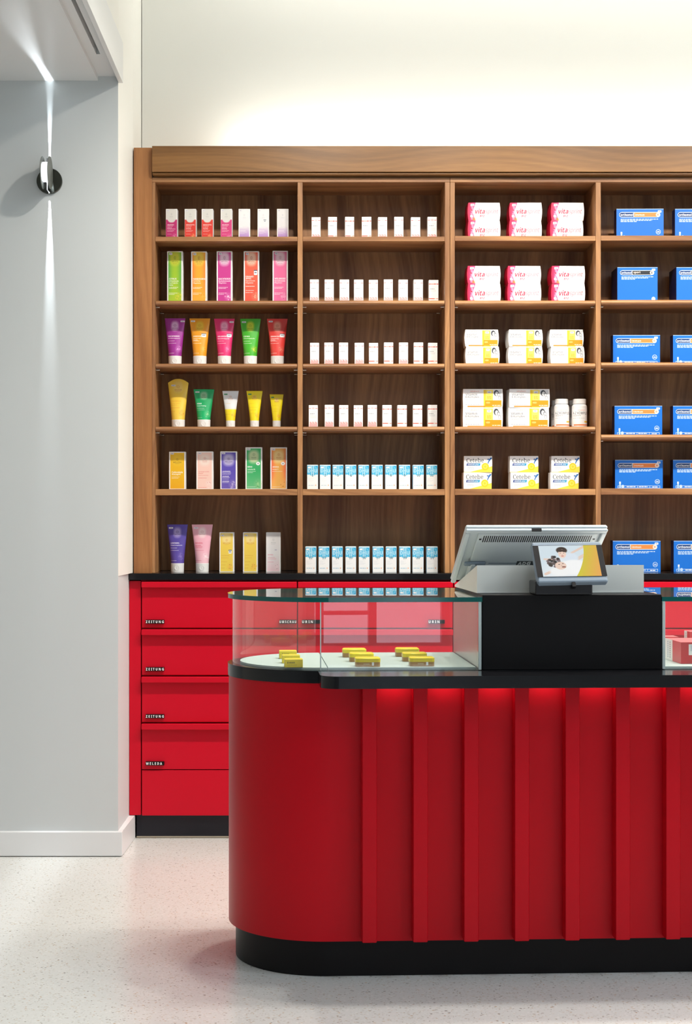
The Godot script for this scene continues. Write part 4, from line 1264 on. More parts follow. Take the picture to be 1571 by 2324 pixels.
	var r5 := [
		[383.7, 421.3, 1025.2, {"base": rgb(240, 190, 34), "foot": rgb(240, 178, 30), "halo": rgb(242, 200, 50), "brand": rgb(140, 100, 30), "brand_y": 0.28, "brand_h": 0.045, "lines": [["Calendula", 0.545, 0.05, true], ["Massageöl", 0.605, 0.05, true], ["", 0.665, 0.5, 0], ["", 0.7, 0.4, 0]], "left": 0.16, "fit": 0.68}, "golden yellow oil carton on the fifth shelf"],
		[445.8, 484.0, 1024.6, {"base": rgb(246, 208, 196), "foot": rgb(246, 214, 206), "halo": rgb(246, 226, 216), "brand": rgb(216, 130, 120), "brand_y": 0.25, "ink": rgb(226, 110, 110), "petal": rgb(248, 228, 224), "heart": rgb(220, 120, 130), "lines": [["Schwangerschafts-", 0.535, 0.036, false], ["Pflegeöl", 0.58, 0.036, false], ["", 0.63, 0.6, 0], ["", 0.7, 0.5, 0], ["", 0.95, 0.5, 0]]}, "pale pink oil carton on the fifth shelf"],
		[500.0, 538.2, 1024.4, {"base": rgb(94, 80, 184), "foot": rgb(112, 98, 190), "halo": rgb(190, 184, 226), "brand": rgb(64, 52, 110), "brand_y": 0.27, "brand_h": 0.04, "petal": rgb(200, 190, 232), "heart": rgb(70, 44, 130), "lines": [["LAVENDEL", 0.53, 0.034, true], ["Entspannungsbad", 0.572, 0.028, true], ["", 0.6, 0.5, 0], ["LAVANDE", 0.66, 0.03, true], ["", 0.69, 0.45, 0], ["", 0.73, 0.4, 0], ["LAVANDA", 0.79, 0.03, true], ["", 0.82, 0.4, 0]]}, "violet bath carton on the fifth shelf"],
		[557.2, 595.3, 1015.0, {"base": rgb(60, 176, 106), "foot": rgb(120, 196, 142), "halo": rgb(196, 218, 170), "brand": rgb(90, 130, 80), "brand_y": 0.245, "petal": rgb(160, 212, 150), "heart": rgb(60, 140, 70), "seal": 1, "lines": [["BIRKE", 0.465, 0.034, true], ["Cellulite-Öl", 0.523, 0.036, true], ["", 0.57, 0.5, 0], ["", 0.6, 0.34, 0], ["", 0.94, 0.5, 0]]}, "green oil carton with a round seal on the fifth shelf"],
		[613.6, 651.9, 1015.2, {"base": rgb(250, 186, 90), "edge": rgb(244, 82, 66), "foot": rgb(250, 196, 104), "halo": rgb(252, 220, 150), "brand": rgb(214, 130, 70), "brand_y": 0.245, "petal": rgb(250, 190, 110), "heart": rgb(150, 70, 20), "seal": 1, "lines": [["ARNIKA", 0.465, 0.034, true], ["Massage-Öl", 0.523, 0.036, true], ["", 0.57, 0.6, 0], ["", 0.94, 0.5, 0]]}, "orange oil carton with a round seal on the fifth shelf"]]
	for i in 5:
		r5[i][3]["tag"] = [0.08, 0.025]
		r5[i][3]["halo_y"] = 0.22
		r5[i][3]["halo_h"] = 0.2
		r5[i][3]["border"] = true
		place_carton("care_carton", r5[i][4], r5[i][0], r5[i][1], r5[i][2], b4, ZP, 0.045, "", tex_mat(care_print(156, 350, r5[i][3]), 0.42), M.paper, "oil cartons on the fifth shelf", 0.0)
	# on the worktop: two tubes, three cartons
	tube("deep violet squeeze tube standing on the black worktop", 379.4, 426.4, 1191.0, 387.4, 417.5, 1278.0, WORKTOP, ZP, care_print(190, 346, common.merged({"base": rgb(88, 72, 164), "foot": rgb(100, 82, 172), "halo": rgb(160, 148, 206), "brand": rgb(60, 46, 100), "petal": rgb(140, 120, 196), "heart": rgb(50, 30, 100), "tag": [0.08, 0.06], "lines": shower.call("LAVENDEL", "Entspannungsdusche", "")}, true)))
	tube("pale pink squeeze tube standing on the black worktop", 435.4, 483.0, 1191.0, 444.3, 474.1, 1278.0, WORKTOP, ZP, care_print(190, 346, common.merged({"base": rgb(236, 176, 194), "foot": rgb(244, 200, 212), "halo": rgb(246, 220, 224), "brand": rgb(200, 140, 150), "petal": rgb(250, 230, 234), "heart": rgb(210, 110, 140), "ink": rgb(214, 84, 110), "tag": [0.1, 0.06], "lines": shower.call("MANDEL", "Sensitiv", "Pflegedusche")}, true)))
	var cal := {"base": rgb(248, 216, 90), "foot": rgb(250, 220, 90), "halo": rgb(250, 226, 150), "brand": rgb(222, 150, 70), "brand_y": 0.27, "brand_h": 0.04, "ink": rgb(226, 166, 60), "petal": rgb(250, 190, 80), "heart": rgb(110, 60, 20), "tag": [0.1, 0.05], "lines": [["CALENDULA", 0.585, 0.03, false], ["", 0.64, 0.5, 0], ["", 0.74, 0.4, 0], ["", 0.82, 0.3, 0], ["", 0.9, 0.24, 0]]}
	place_carton("care_carton", "yellow carton with a white price notice standing on the black worktop", 498.0, 531.4, 1208.2, WORKTOP, ZP + 0.02, 0.04, "", tex_mat(care_print(136, 350, cal.merged({"offer": [0.62, 0.44]})), 0.42), M.paper, "cartons on the black worktop", -1.0)
	place_carton("care_carton", "yellow carton with a small pale tag standing on the black worktop", 551.6, 585.0, 1208.2, WORKTOP, ZP + 0.02, 0.04, "", tex_mat(care_print(136, 350, cal), 0.42), M.paper, "cartons on the black worktop", 0.0)
	place_carton("care_carton", "white and pale pink carton standing on the black worktop", 604.0, 637.3, 1208.2, WORKTOP, ZP + 0.02, 0.04, "", tex_mat(care_print(136, 350, {"base": rgb(240, 240, 242), "foot": rgb(246, 206, 216), "halo": rgb(240, 240, 240), "brand": rgb(180, 186, 190), "brand_y": 0.26, "ink": rgb(230, 120, 146), "tag": [0.56, 0.42], "petal": rgb(250, 226, 232), "lines": [["MANDEL", 0.565, 0.028, false], ["", 0.63, 0.5, 0], ["", 0.67, 0.6, 0], ["", 0.75, 0.4, 0]]}), 0.42), M.paper, "cartons on the black worktop", 0.0)

func small_white_goods() -> void:
	var w := 92
	var h := 196
	var red := rgb(226, 60, 62)
	# kind A: dotted foot; kind B: red bands
	var a := blank(w, h, rgb(248, 248, 249))
	bar(a, 0, h * 0.13, w * 0.24, 4, red); bar(a, w * 0.76, h * 0.13, w * 0.24, 4, red)
	blob(a, w / 2.0, h * 0.13, w * 0.2, h * 0.055, rgb(240, 206, 210), 0.4)
	fine(a, w * 0.16, h * 0.29, w * 0.76, 2, rgb(196, 200, 206))
	fine(a, w * 0.16, h * 0.365, w * 0.5, 5, rgb(150, 156, 166))
	fine(a, w * 0.16, h * 0.42, w * 0.36, 3, rgb(190, 194, 202))
	for k in 5: fine(a, w * 0.16, h * (0.47 + k * 0.024), w * 0.72, 2, rgb(204, 208, 216))
	for yy in 7:
		for xx in 12:
			if yy < 2 and (xx * 7 + yy * 5) % 4 == 1: continue
			bar(a, 5 + xx * 7, h - 49 + yy * 7, 5, 5, red)
	var b := blank(w, h, rgb(248, 248, 249))
	bar(b, 0, h * 0.155, w, 8, rgb(232, 96, 86)); bar(b, w * 0.16, h * 0.155, w * 0.42, 8, rgb(238, 168, 158))
	bar(b, w * 0.74, h * 0.13, w * 0.12, 14, rgb(250, 250, 250)); bar(b, w * 0.77, h * 0.135, 4, 4, rgb(70, 70, 76)); bar(b, w * 0.83, h * 0.16, 4, 4, rgb(70, 70, 76)); bar(b, w * 0.77, h * 0.185, 4, 4, rgb(70, 70, 76))
	fine(b, w * 0.12, h * 0.3, w * 0.8, 2, rgb(196, 200, 206))
	fine(b, w * 0.12, h * 0.37, w * 0.5, 5, rgb(150, 156, 166))
	for k in 4: fine(b, w * 0.12, h * (0.42 + k * 0.024), w * 0.66, 2, rgb(204, 208, 216))
	bar(b, 0, h * 0.8, w, 7, rgb(240, 150, 130)); bar(b, 0, h * 0.8, w * 0.56, 7, rgb(226, 74, 48)); bar(b, w * 0.66, h * 0.8, w * 0.14, 7, rgb(248, 226, 222))
	var ma := tex_mat(a, 0.5)
	var mb := tex_mat(b, 0.5)
	var rows := [
		["top", 0, 492.4, 390, [[163, 252], [327, 415], [495, 585], [660, 755], [822, 912], [982, 1073], [1147, 1240], [1312, 1404]], "ABBBAAAA"],
		["second", 1, 634.7, 390, [[146, 235], [292, 383], [441, 536], [583, 676], [730, 820], [878, 968], [1025, 1117], [1175, 1267], [1325, 1420]], "AAAAAAAAB"],
		["third", 2, 777.7, 390, [[147, 236], [289, 380], [434, 525], [590, 682], [731, 822], [881, 972], [1029, 1119], [1176, 1269], [1318, 1410]], "AAAABBABB"],
		["fourth", 3, 919.3, 840, [[134, 225], [293, 384], [436, 527], [580, 671], [718, 811], [866, 957], [1014, 1107], [1167, 1260], [1315, 1408]], "AAAAABBBB"]]
	for r in rows:
		for i in r[4].size():
			var k: String = r[5][i]
			var x0: float = 670 + r[4][i][0] / 4.364
			var x1: float = 670 + r[4][i][1] / 4.364
			place_carton("medicine_carton", "%s white carton from the divider beside the tubes, %s shelf, with %s" % [NTH[i], r[0], "red dots" if k == "A" else "red bands"], x0, x1, r[2] + rng.randf_range(-0.6, 0.6), shelf_top(1, r[1]), ZP, 0.03, "", ma if k == "A" else mb, M.paper, "white cartons with %s, %s shelf" % ["red dots" if k == "A" else "red bands", r[0]], rng.randf_range(-3, 3))
	# numbered blue and white cartons
	var xs := [[[118, 227], [245, 352], [370, 477], [497, 607], [627, 733], [757, 868], [893, 1005], [1028, 1140], [1167, 1275], [1300, 1408]], [[101, 208], [232, 340], [365, 472], [498, 604], [630, 737], [768, 876], [897, 1004], [1032, 1143], [1162, 1273], [1302, 1413]]]
	var nums := [[1, 2, 3, 4, 5, 6, 8, 9, 10, 11], [12, 13, 14, 15, 16, 17, 18, 19, 20, 21]]
	for r in 2:
		for i in 10:
			var s := str(nums[r][i])
			var m := tex_mat(numbered_print(s), 0.4)
			place_carton("tablet_carton", "white and cyan tablet carton bearing the number %s %s" % [NUMERALS[nums[r][i]], "on the fifth shelf" if r == 0 else "on the black worktop"], 670 + xs[r][i][0] / 4.364, 670 + xs[r][i][1] / 4.364, [1055.0, 1240.6][r], shelf_top(1, 4 + r), ZP - 0.02, 0.045, "", m, M.cyan_side, "numbered tablet cartons", rng.randf_range(-4, 2))

func numbered_print(s: String) -> Image:
	var w := 100
	var h := 222
	if not M.has("cyan_side"): M.cyan_side = mat(rgb(200, 226, 240), 0.5)
	var cy := rgb(42, 178, 232)
	var img := blank(w, h, rgb(248, 249, 250))
	bar(img, 0, 6, w, h * 0.37, cy)
	blob(img, w / 2.0, h * 0.235, w * 0.5, h * 0.215, cy, 0.04)
	blob(img, w / 2.0, h * 0.235, w * 0.49, h * 0.21, rgb(170, 224, 248), 0.03)
	blob(img, w / 2.0, h * 0.235, w * 0.46, h * 0.197, rgb(86, 194, 238), 0.03)
	var pale := rgb(206, 238, 252)
	ink(img, "D", font_bold, w * 0.2, h * 0.24, h * 0.14, pale, 0)
	ink(img, "U", font_bold, w * 0.8, h * 0.24, h * 0.14, pale, 0)
	bar(img, w * 0.38, h * 0.05, w * 0.07, h * 0.38, pale); bar(img, w * 0.55, h * 0.05, w * 0.07, h * 0.38, pale); bar(img, w * 0.38, h * 0.225, w * 0.24, h * 0.025, pale)
	bar(img, w * 0.06, h * 0.06, w * 0.28, h * 0.085, rgb(240, 246, 250))
	ink(img, s, font_serif, w / 2.0, h * 0.435, h * 0.1, rgb(24, 60, 78), 0)
	for k in 4: fine(img, w * 0.1, h * (0.55 + k * 0.045), w * [0.5, 0.3, 0.55, 0.4][k], 2, rgb(206, 214, 226))
	fine(img, w * 0.1, h * 0.83, w * 0.58, 6, rgb(176, 206, 226))
	blob(img, w * 0.8, h * 0.84, 7, 7, rgb(246, 190, 160), 0.3)
	return img

func vitamin_goods() -> void:
	# magenta and white cartons with bowed ends, two high
	var w := 300
	var h := 158
	var img := blank(w, h, rgb(247, 247, 248))
	for y in h:
		var e := int(lerpf(74, 46, minf(1.0, y / (h * 0.55)))) if y < h * 0.55 else int(lerpf(46, 72, (y / float(h) - 0.55) / 0.45))
		for x in e:
			img.set_pixel(x, y, rgb(214, 24, 70).lerp(rgb(240, 90, 150), clampf(float(x) / e, 0, 1)))
	for k in 14: blob(img, 34 + rng.randf() * 14, 30 + k * 9, 16, 5, Color(0.98, 0.85, 0.92, 0.7), 0.6)
	blob(img, 60, h - 8, 18, 26, Color(0.96, 0.6, 0.2, 0.7), 0.7)
	sticker(img, 26, 10, 36, 20, rgb(240, 240, 246))
	blob(img, 36, 120, 14, 14, rgb(250, 236, 242), 0.2)
	blob(img, 37, 66, 7, 7, rgb(190, 20, 40), 0.3)
	ink(img, "vita", font_bold, 62, 76, 44, rgb(206, 34, 74), -1, 92.0, 0.2)
	ink(img, "sprint", font_plain, 160, 82, 50, rgb(206, 120, 138), -1, 112.0, 0.2)
	ink(img, "B12", font_bold, 112, 118, 18, rgb(206, 44, 84), -1, 0.0, 0.2)
	fine(img, 160, 121, 110, 4, rgb(206, 206, 212))
	blob(img, 250, 34, 28, 14, Color(0.96, 0.84, 0.86, 0.6), 0.8)
	var mp := tex_mat(img, 0.4)
	var end := mat(rgb(206, 22, 66), 0.45)
	for r in 2:
		var base := shelf_top(2, r)
		var tops: Array = [[460.0, 500.7], [603.6, 643.2]][r]
		for i in 3:
			var x: Array = [[[215, 548], [627, 960], [1037, 1375]], [[213, 553], [610, 953], [1043, 1387]]][r][i]
			stack_pair("vitamin_carton", "magenta carton, %s of the %s pair from the double upright, %s shelf", i, ["top", "second"][r], 1010 + x[0] / 4.364 + 1.5, 1010 + x[1] / 4.364, tops, base, 0.085, 0.0032, mp, end)
	# yellow and white vitamin cartons
	var g := blank(340, 176, rgb(247, 247, 248))
	bar(g, 176, 8, 84, 168, rgb(248, 214, 60)); bar(g, 196, 8, 60, 100, rgb(250, 228, 110))
	bar(g, 256, 8, 72, 100, rgb(222, 226, 230))
	blob(g, 284, 38, 22, 30, rgb(58, 62, 68), 0.15); blob(g, 288, 44, 15, 22, rgb(226, 228, 230), 0.15); blob(g, 304, 52, 13, 18, rgb(90, 96, 102), 0.2); blob(g, 305, 54, 10, 14, rgb(232, 232, 234), 0.2); blob(g, 312, 82, 13, 20, rgb(168, 174, 180), 0.2); blob(g, 312, 84, 9, 14, rgb(226, 228, 232), 0.2)
	bar(g, 188, 108, 140, 60, rgb(244, 156, 24)); bar(g, 40, 160, 150, 12, rgb(240, 140, 30))
	blob(g, 214, 130, 20, 9, rgb(250, 196, 110), 0.2, 3.0)
	fine(g, 250, 152, 72, 7, rgb(252, 236, 214))
	ink(g, "ratiopharm", font_plain, 100, 22, 17, rgb(226, 130, 120), 0, 76.0)
	ink(g, "Vitamin", font_plain, 22, 52, 22, rgb(52, 58, 70))
	ink(g, "B-Komplex-", font_plain, 22, 78, 24, rgb(52, 58, 70), -1, 124.0)
	ink(g, "ratiopharm", font_plain, 22, 102, 16, rgb(130, 136, 148), -1, 70.0)
	fine(g, 22, 116, 40, 3, rgb(200, 204, 210)); fine(g, 22, 136, 120, 4, rgb(190, 194, 204)); fine(g, 22, 146, 130, 5, rgb(170, 176, 188))
	sticker(g, 206, 18, 38, 24, rgb(240, 240, 248))
	for k in 3: fine(g, 206, 70 + k * 10, 40, 5, rgb(196, 168, 40))
	var mg := tex_mat(g, 0.4)
	var gend := tex_mat(end_print(), 0.5)
	for i in 3:
		var x: Array = [[197, 537], [622, 966], [1040, 1380]][i]
		stack_pair("vitamin_carton", "yellow and orange carton, %s of the %s pair from the double upright, %s shelf", i, "third", 1010 + x[0] / 4.364, 1010 + x[1] / 4.364, [748.0, 786.6], shelf_top(2, 2), 0.075, 0.0036, mg, gend)
	for i in 2:
		var x: Array = [[180, 577], [632, 1036]][i]
		stack_pair("vitamin_carton", "large yellow and orange carton, %s of the %s pair from double upright, %s shelf", i, "fourth", 1010 + x[0] / 4.364, 1010 + x[1] / 4.364, [882.9, 925.0], shelf_top(2, 3), 0.08, 0.0012, mg, gend)
	# pill bottles, two in front of two
	var lab := blank(200, 180, rgb(246, 246, 247))
	ink(lab, "ratiopharm", font_plain, 110, 22, 16, rgb(226, 140, 130), 0, 80.0)
	ink(lab, "A-Z KOMPLEX", font_plain, 18, 50, 26, rgb(52, 58, 70), -1, 168.0)
	ink(lab, "ratiopharm", font_plain, 18, 76, 18, rgb(120, 126, 138), -1, 84.0)
	fine(lab, 18, 98, 130, 5, rgb(200, 204, 212))
	bar(lab, 140, 128, 60, 16, rgb(244, 200, 70)); bar(lab, 30, 162, 170, 12, rgb(236, 120, 50))
	var ml := tex_mat(lab, 0.4)
	for row in 2:
		for i in 2:
			var x: Array = [[1082, 1230], [1257, 1408]][i]
			var zc := ZP + 0.03 + 0.072 * row
			var wd: float = (x[1] - x[0]) / 4.364 * (ZP + 0.03) / F
			var base := shelf_top(2, 3)
			var ht := Y(906, ZP + 0.03) - base
			var t := thing("pill_bottle", "white pill bottle in the %s row, %s from the vitamin cartons" % [["front", "back"][row], NTH[i]], "bottle", Vector3(X(1010 + (x[0] + x[1]) / 2 / 4.364, ZP + 0.03) - 0.003 * row, base, -zc), 0.0, "pill bottles, %s row" % ["front", "back"][row])
			var r := wd / 2
			var b := MB.new()
			b.lathe([[0, 0], [r * 0.94, 0], [r, 0.003], [r, ht * 0.70], [r * 0.97, ht * 0.76], [r * 0.84, ht * 0.815], [r * 0.8, ht * 0.83], [0, ht * 0.83]], 32)
			put("body", b.mesh(M.cap), t)
			var c := MB.new()
			c.lathe([[r * 0.87, ht * 0.832], [r * 0.87, ht * 0.985], [r * 0.83, ht], [0, ht]], 40)
			put("cap", c.mesh(M.cap), t)
			var l := MB.new()
			for k in 20:
				var a0 := lerpf(-1.35, 1.35, k / 20.0)
				var a1 := lerpf(-1.35, 1.35, (k + 1) / 20.0)
				var n0 := Vector3(sin(a0), 0, cos(a0))
				var n1 := Vector3(sin(a1), 0, cos(a1))
				var rr := r + 0.0003
				var y0 := 0.006
				var y1 := ht * 0.68
				l.quads(n0 * rr + Vector3(0, y0, 0), n1 * rr + Vector3(0, y0, 0), n1 * rr + Vector3(0, y1, 0), n0 * rr + Vector3(0, y1, 0), n0, n1, n1, n0, Vector2(k / 20.0, 1), Vector2((k + 1) / 20.0, 1), Vector2((k + 1) / 20.0, 0), Vector2(k / 20.0, 0))
			put("label", l.mesh(ml), t)
	# white cartons with a yellow swoosh
	var c := blank(260, 148, rgb(247, 248, 249))
	for y in 148:
		for x in 260:
			if y > 148 - maxf(0.0, (x - 60) * 0.26) - 4: c.set_pixel(x, y, rgb(250, 222, 80))
			elif y > 148 - maxf(0.0, (x - 40) * 0.32) - 6: c.set_pixel(x, y, rgb(222, 232, 240))
	blob(c, 196, 96, 34, 34, rgb(244, 208, 40), 0.06); blob(c, 196, 96, 22, 22, rgb(250, 228, 100), 0.1); blob(c, 196, 96, 12, 12, rgb(244, 208, 50), 0.2)
	for k in 40: blob(c, lerpf(222, 250, k / 40.0), lerpf(66, 18, pow(k / 40.0, 0.7)), 4 + 6 * (k / 40.0), 5, rgb(40, 110, 190), 0.3)
	ink(c, "Cetebe", font_serif, 24, 38, 40, rgb(40, 62, 74), -1, 160.0)
	for y in range(66, 88):
		for x in 124: c.set_pixel(28 + x - int((y - 66) * 0.25), y, rgb(24, 60, 140).lerp(rgb(44, 168, 220), x / 124.0))
	ink(c, "ABWEHR", font_bold, 34, 77, 13, Color.WHITE, -1, 66.0); ink(c, "plus", font_bold, 104, 78, 16, Color.WHITE, -1, 0.0, 0.2)
	for k in 3: fine(c, 34, 100 + k * 8, 60, 4, rgb(190, 200, 212))
	blob(c, 224, 30, 10, 8, rgb(90, 130, 190), 0.3)
	var mc := tex_mat(c, 0.4)
	for i in 3:
		var x: Array = [[187, 467], [647, 930], [1050, 1331]][i]
		stack_pair("vitamin_carton", "blue-banded carton with yellow swoosh, %s of the %s pair from double upright, %s shelf", i, "fifth", 1010 + x[0] / 4.364, 1010 + x[1] / 4.364, [1035.0, 1072.2], shelf_top(2, 4), 0.055, 0.0004, mc, M.paper)

func end_print() -> Image:
	var img := blank(64, 64, rgb(240, 240, 238))
	return img

func stack_pair(called: String, label: String, pair: int, shelf: String, px0: float, px1: float, tops: Array, base: float, depth: float, bow: float, pm: Material, em: Material) -> void:
	var y_mid := Y(tops[1], ZP)
	var y_top := Y(tops[0], ZP)
	var w := (px1 - px0) * ZP / F
	for k in 2:
		var y0: float = base if k == 0 else y_mid + 0.0003
		var y1: float = y_mid if k == 0 else y_top
		var o := put(called, bowed_carton(w, y1 - y0, depth, bow, pm, M.paper, em), self, Vector3(X((px0 + px1) / 2, ZP) + rng.randf_range(-0.002, 0.002), y0, -ZP))
		o.rotation_degrees.y = rng.randf_range(-1.5, 2.5)
		tag(o, label % [["lower", "upper"][k], NTH[pair], shelf], "carton", called.replace("_", " ") + "s, %s, %s shelf" % [["lower", "upper"][k], shelf])

func blue_goods() -> void:
	var w := 320
	var h := 200
	var blue := rgb(18, 112, 214)
	var mats := []
	for kind in 2:
		var hh := h if kind == 0 else 250
		var ww := w if kind == 0 else 276
		var img := blank(ww, hh, blue)
		bar(img, 0, 0, ww, 3, rgb(200, 220, 245))
		var y := 22.0
		var x := 18.0
		var l := ww - 40.0
		# rounded band: white outline, dark name field, coloured field
		for q in [[0.0, Color.WHITE], [3.0, rgb(16, 62, 124)]]:
			blob(img, x + 17, y + 17, 17 - q[0], 17 - q[0], q[1], 0.06)
			bar(img, x + 17, y + q[0], l - 34, 34 - q[0] * 2, q[1])
			blob(img, x + l - 17, y + 17, 17 - q[0], 17 - q[0], q[1], 0.06)
		var split := x + l * 0.36
		bar(img, split, y + 3, x + l - 17 - split, 28, rgb(244, 140, 70) if kind == 0 else rgb(40, 44, 50))
		blob(img, x + l - 17, y + 17, 14, 14, rgb(244, 140, 70) if kind == 0 else rgb(40, 44, 50), 0.06)
		bar(img, split - 2, y, 4, 34, Color.WHITE)
		ink(img, "orthomol", font_bold, x + 10, y + 17, 17, Color.WHITE, -1, split - x - 16)
		ink(img, "immun" if kind == 0 else "sport", font_bold, split + 8, y + 17, 15 if kind == 0 else 18, rgb(255, 238, 226), -1, 66.0)
		blob(img, x + l - 17, y + 17, 14, 14, rgb(250, 236, 226), 0.1)
		if kind == 0: blob(img, x + l - 17, y + 17, 8, 8, rgb(240, 170, 140), 0.2)
		else: bar(img, x + l - 20, y + 8, 5, 18, rgb(40, 44, 50))
		sticker(img, ww - 40, 10, 26, 16, rgb(236, 236, 244))
		for k in 3: fine(img, 28, y + 44 + k * 8, [256.0, 214.0, 110.0][k] * ww / w, 5, rgb(206, 226, 250))
		if kind == 0:
			blob(img, ww - 36, 152, 17, 17, rgb(236, 244, 255), 0.08); blob(img, ww - 36, 152, 14, 14, blue, 0.08); bar(img, ww - 44, 148, 16, 3, Color.WHITE); bar(img, ww - 46, 154, 20, 3, Color.WHITE)
			bar(img, 18, hh - 20, ww - 36, 2, Color.WHITE); bar(img, 18, hh - 5, ww - 36, 2, Color.WHITE)
			for q in [18, 150, 232, ww - 20]: bar(img, q, hh - 20, 2, 16, Color.WHITE)
			bar(img, 28, hh - 48, 11, 44, rgb(170, 206, 246)); bar(img, 28, hh - 48, 11, 14, Color.WHITE)
			blob(img, 52, hh - 15, 11, 12, rgb(190, 214, 246), 0.15)
			fine(img, 78, hh - 15, 60, 5, Color.WHITE); fine(img, 160, hh - 15, 60, 5, Color.WHITE); fine(img, 250, hh - 13, 36, 5, Color.WHITE)
		else:
			blob(img, ww - 28, hh - 24, 15, 17, rgb(214, 230, 250), 0.2)
		mats.append(tex_mat(img, 0.38))
	var side := mat(rgb(22, 26, 74), 0.45)
	var ords := ["top", "second", "third", "fourth", "fifth"]
	var x := [[1399.3, 1506.8], [1401.3, 1493.0], [1391.5, 1498.6], [1394.8, 1503.5], [1396.0, 1504.8], [1391.0, 1499.9]]
	var x2 := [1532.2, 1535.4, 1527.7, 1527.7, 1527.7, 1529.3]
	var tops := [473.4, 606.0, 760.0, 920.7, 1043.3, 1227.0]
	for r in 6:
		for i in 2:
			var px0: float = x[r][0] if i == 0 else x2[r]
			var wd: float = x[r][1] - x[r][0]
			var where: String = "on the %s shelf" % ords[r] if r < 5 else "on the black worktop"
			var o := place_carton("supplement_carton", ("flat blue carton with an orange band, %s from the divider %s" if r != 1 else "blocky blue carton with a black band, %s from the divider %s") % [NTH[i], where], px0, px0 + wd, tops[r], shelf_top(3, r), ZP, 0.13 if r == 1 else 0.05, "", mats[1 if r == 1 else 0], side, "blue cartons " + where, -1.0)

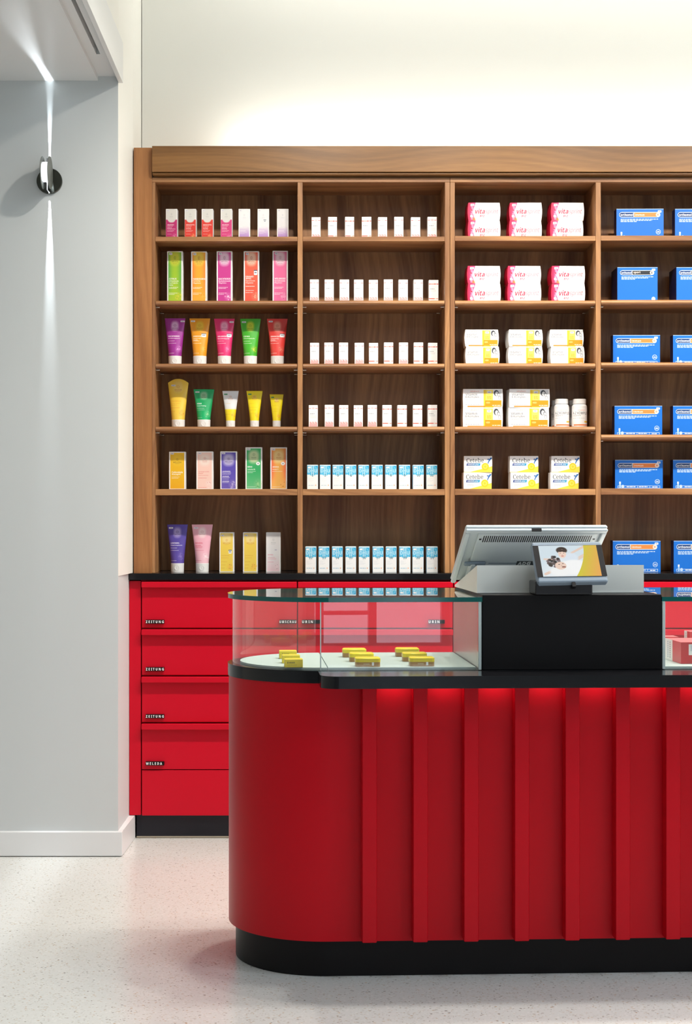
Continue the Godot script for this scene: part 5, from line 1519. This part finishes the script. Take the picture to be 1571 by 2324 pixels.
# ------------------------------------------------------------------ goods in the showcases
func build_showcase_goods() -> void:
	var ty := 0.7953
	var yb := blank(200, 88, rgb(240, 216, 36))
	for k in 3: bar(yb, 26 + k * 6, 24, 3, 22, rgb(60, 56, 40))
	for k in 5: bar(yb, 50 + k * 13, 26, 9, 18, rgb(130, 116, 40))
	fine(yb, 26, 60, 110, 4, rgb(160, 140, 40))
	bar(yb, 0, 0, 200, 4, rgb(240, 226, 110))
	var my := tex_mat(yb, 0.4)
	var sy := mat(rgb(232, 208, 40), 0.45)
	var boxes := [[646.0, 688.0, 1515.0], [640.7, 681.0, 1505.4], [634.4, 674.4, 1495.2]]
	for i in 3:
		var z := zof(boxes[i][2], ty)
		var wd: float = 0.0475
		var o := put("pastille_box", carton("", wd, 0.0212, 0.036, my, sy), self, Vector3(X(boxes[i][0], z) + wd / 2, ty, -z))
		o.rotation_degrees.y = 3.0
		tag(o, "small yellow pastille box, %s of three in file in the round showcase end" % ["front one", "middle one", "rear one"][i], "box", "yellow boxes in the showcase")
	var bronze := mat(rgb(176, 130, 66), 0.35, 0.2)
	var lid := mat(rgb(242, 220, 30), 0.3)
	var tins := [[[806.6, 863.0, 1513.3], [793.4, 848.0, 1502.2], [777.0, 832.0, 1492.0]], [[929.0, 987.0, 1512.5], [913.5, 969.5, 1501.6], [897.0, 953.0, 1490.6]]]
	for g in 2:
		for i in 3:
			var z := zof(tins[g][i][2], ty)
			var wd := 0.0645
			var dp := 0.042
			var t := thing("pastille_tin", "yellow-lidded pastille tin, %s of three in the file %s" % [["front one", "middle one", "rear one"][i], ["beside the yellow boxes", "beside the frosted end panel"][g]], "tin", Vector3(X((tins[g][i][0] + tins[g][i][1]) / 2, z), ty, -z - dp / 2), 2.5, "pastille tins in the showcase")
			var rect := PackedVector2Array()
			var sm := []
			var r := 0.008
			for q in [[1, 1, 0], [-1, 1, 90], [-1, -1, 180], [1, -1, 270]]:
				var a := arc(Vector2(q[0] * (wd / 2 - r), q[1] * (dp / 2 - r)), r, q[2], q[2] + 90, 5)
				for k in a.size():
					rect.append(a[k]); sm.append(k < a.size() - 1)
			var b := MB.new()
			b.prism(rect, 0, 0.0122, sm)
			put("base", b.mesh(bronze), t)
			var l := MB.new()
			var grown := PackedVector2Array()
			var inner := PackedVector2Array()
			for p in rect:
				grown.append(p * 1.02); inner.append(p * 0.93)
			l.prism(grown, 0.0118, 0.021, sm, false)
			for k in rect.size():
				var j := (k + 1) % rect.size()
				var na := Vector3(rect[k].x, 0.02, rect[k].y).normalized()
				var nb := Vector3(rect[j].x, 0.02, rect[j].y).normalized()
				l.quads(Vector3(grown[k].x, 0.021, grown[k].y), Vector3(grown[j].x, 0.021, grown[j].y), Vector3(inner[j].x, 0.0235, inner[j].y), Vector3(inner[k].x, 0.0235, inner[k].y), na, nb, Vector3.UP, Vector3.UP)
			l.cap(inner, 0.0235, Vector3.UP)
			put("lid", l.mesh(lid), t)
			put("emblem", box_mesh(Vector3(0.010, 0.003, dp / 2 - 0.0003), Vector3(0.0155, 0.0115, dp / 2 + 0.0004), M.white_ink, 0.0001), t)
			put("lettering", box_mesh(Vector3(-0.012, 0.006, dp / 2 - 0.0003), Vector3(0.004, 0.0078, dp / 2 + 0.0002), mat(rgb(214, 196, 160), 0.5)), t)
	# red boxes in the second showcase
	var rf := blank(240, 130, rgb(200, 28, 34))
	bar(rf, 50, 12, 190, 66, rgb(236, 234, 230))
	for k in 14: bar(rf, 64 + k * 9, 18, 3 + (k * 5) % 5, 36, rgb(96, 108, 160))
	fine(rf, 100, 64, 80, 5, rgb(120, 120, 130))
	var rs := blank(240, 130, rgb(206, 34, 38))
	bar(rs, 0, 0, 112, 130, rgb(232, 232, 228))
	for k in 2: # lettering running up the side
		for j in 8: bar(rs, 36 + k * 34, 14 + j * 13, 10, 8, [rgb(96, 130, 170), rgb(60, 64, 76)][k])
	var mf := tex_mat(rf, 0.35)
	var ms := tex_mat(rs, 0.35)
	var mtop := mat(rgb(214, 120, 118), 0.35)
	var spots := [[1546.0, 1506.6, "front", 0.15, 0.1], [1500.0, 1486.0, "rear", 0.11, 0.052], [1567.0, 1478.0, "upright rear", 0.09, 0.08]]
	for i in 3:
		var z := zof(spots[i][1], ty)
		var dp: float = spots[i][3] if i == 0 else 0.06
		var wd: float = spots[i][4]
		var hh: float = [0.057, 0.05, 0.056][i]
		var b := MB.new()
		b.quad(Vector3(0, 0, 0), Vector3(wd, 0, 0), Vector3(wd, hh, 0), Vector3(0, hh, 0), Vector3.BACK)
		b.surface(mf)
		b.quad(Vector3(0, 0, -dp), Vector3(0, 0, 0), Vector3(0, hh, 0), Vector3(0, hh, -dp), Vector3.LEFT)
		b.surface(ms)
		b.quad(Vector3(wd, 0, -dp), Vector3(wd, 0, 0), Vector3(wd, hh, 0), Vector3(wd, hh, -dp), Vector3.RIGHT)
		b.quad(Vector3(wd, 0, -dp), Vector3(0, 0, -dp), Vector3(0, hh, -dp), Vector3(wd, hh, -dp), Vector3.FORWARD)
		b.quad(Vector3(0, 0, 0), Vector3(wd, 0, 0), Vector3(wd, 0, -dp), Vector3(0, 0, -dp), Vector3.DOWN)
		b.quad(Vector3(0, hh, 0), Vector3(wd, hh, 0), Vector3(wd, hh, -dp), Vector3(0, hh, -dp), Vector3.UP)
		var o := put("red_carton", b.mesh(mtop), self, Vector3(X(spots[i][0], z), ty, -z))
		o.rotation_degrees.y = 3.5
		tag(o, "%s red and white medicine carton in the showcase beside the till box" % ["large front", "small rear", "cut-off rear"][i], "carton")
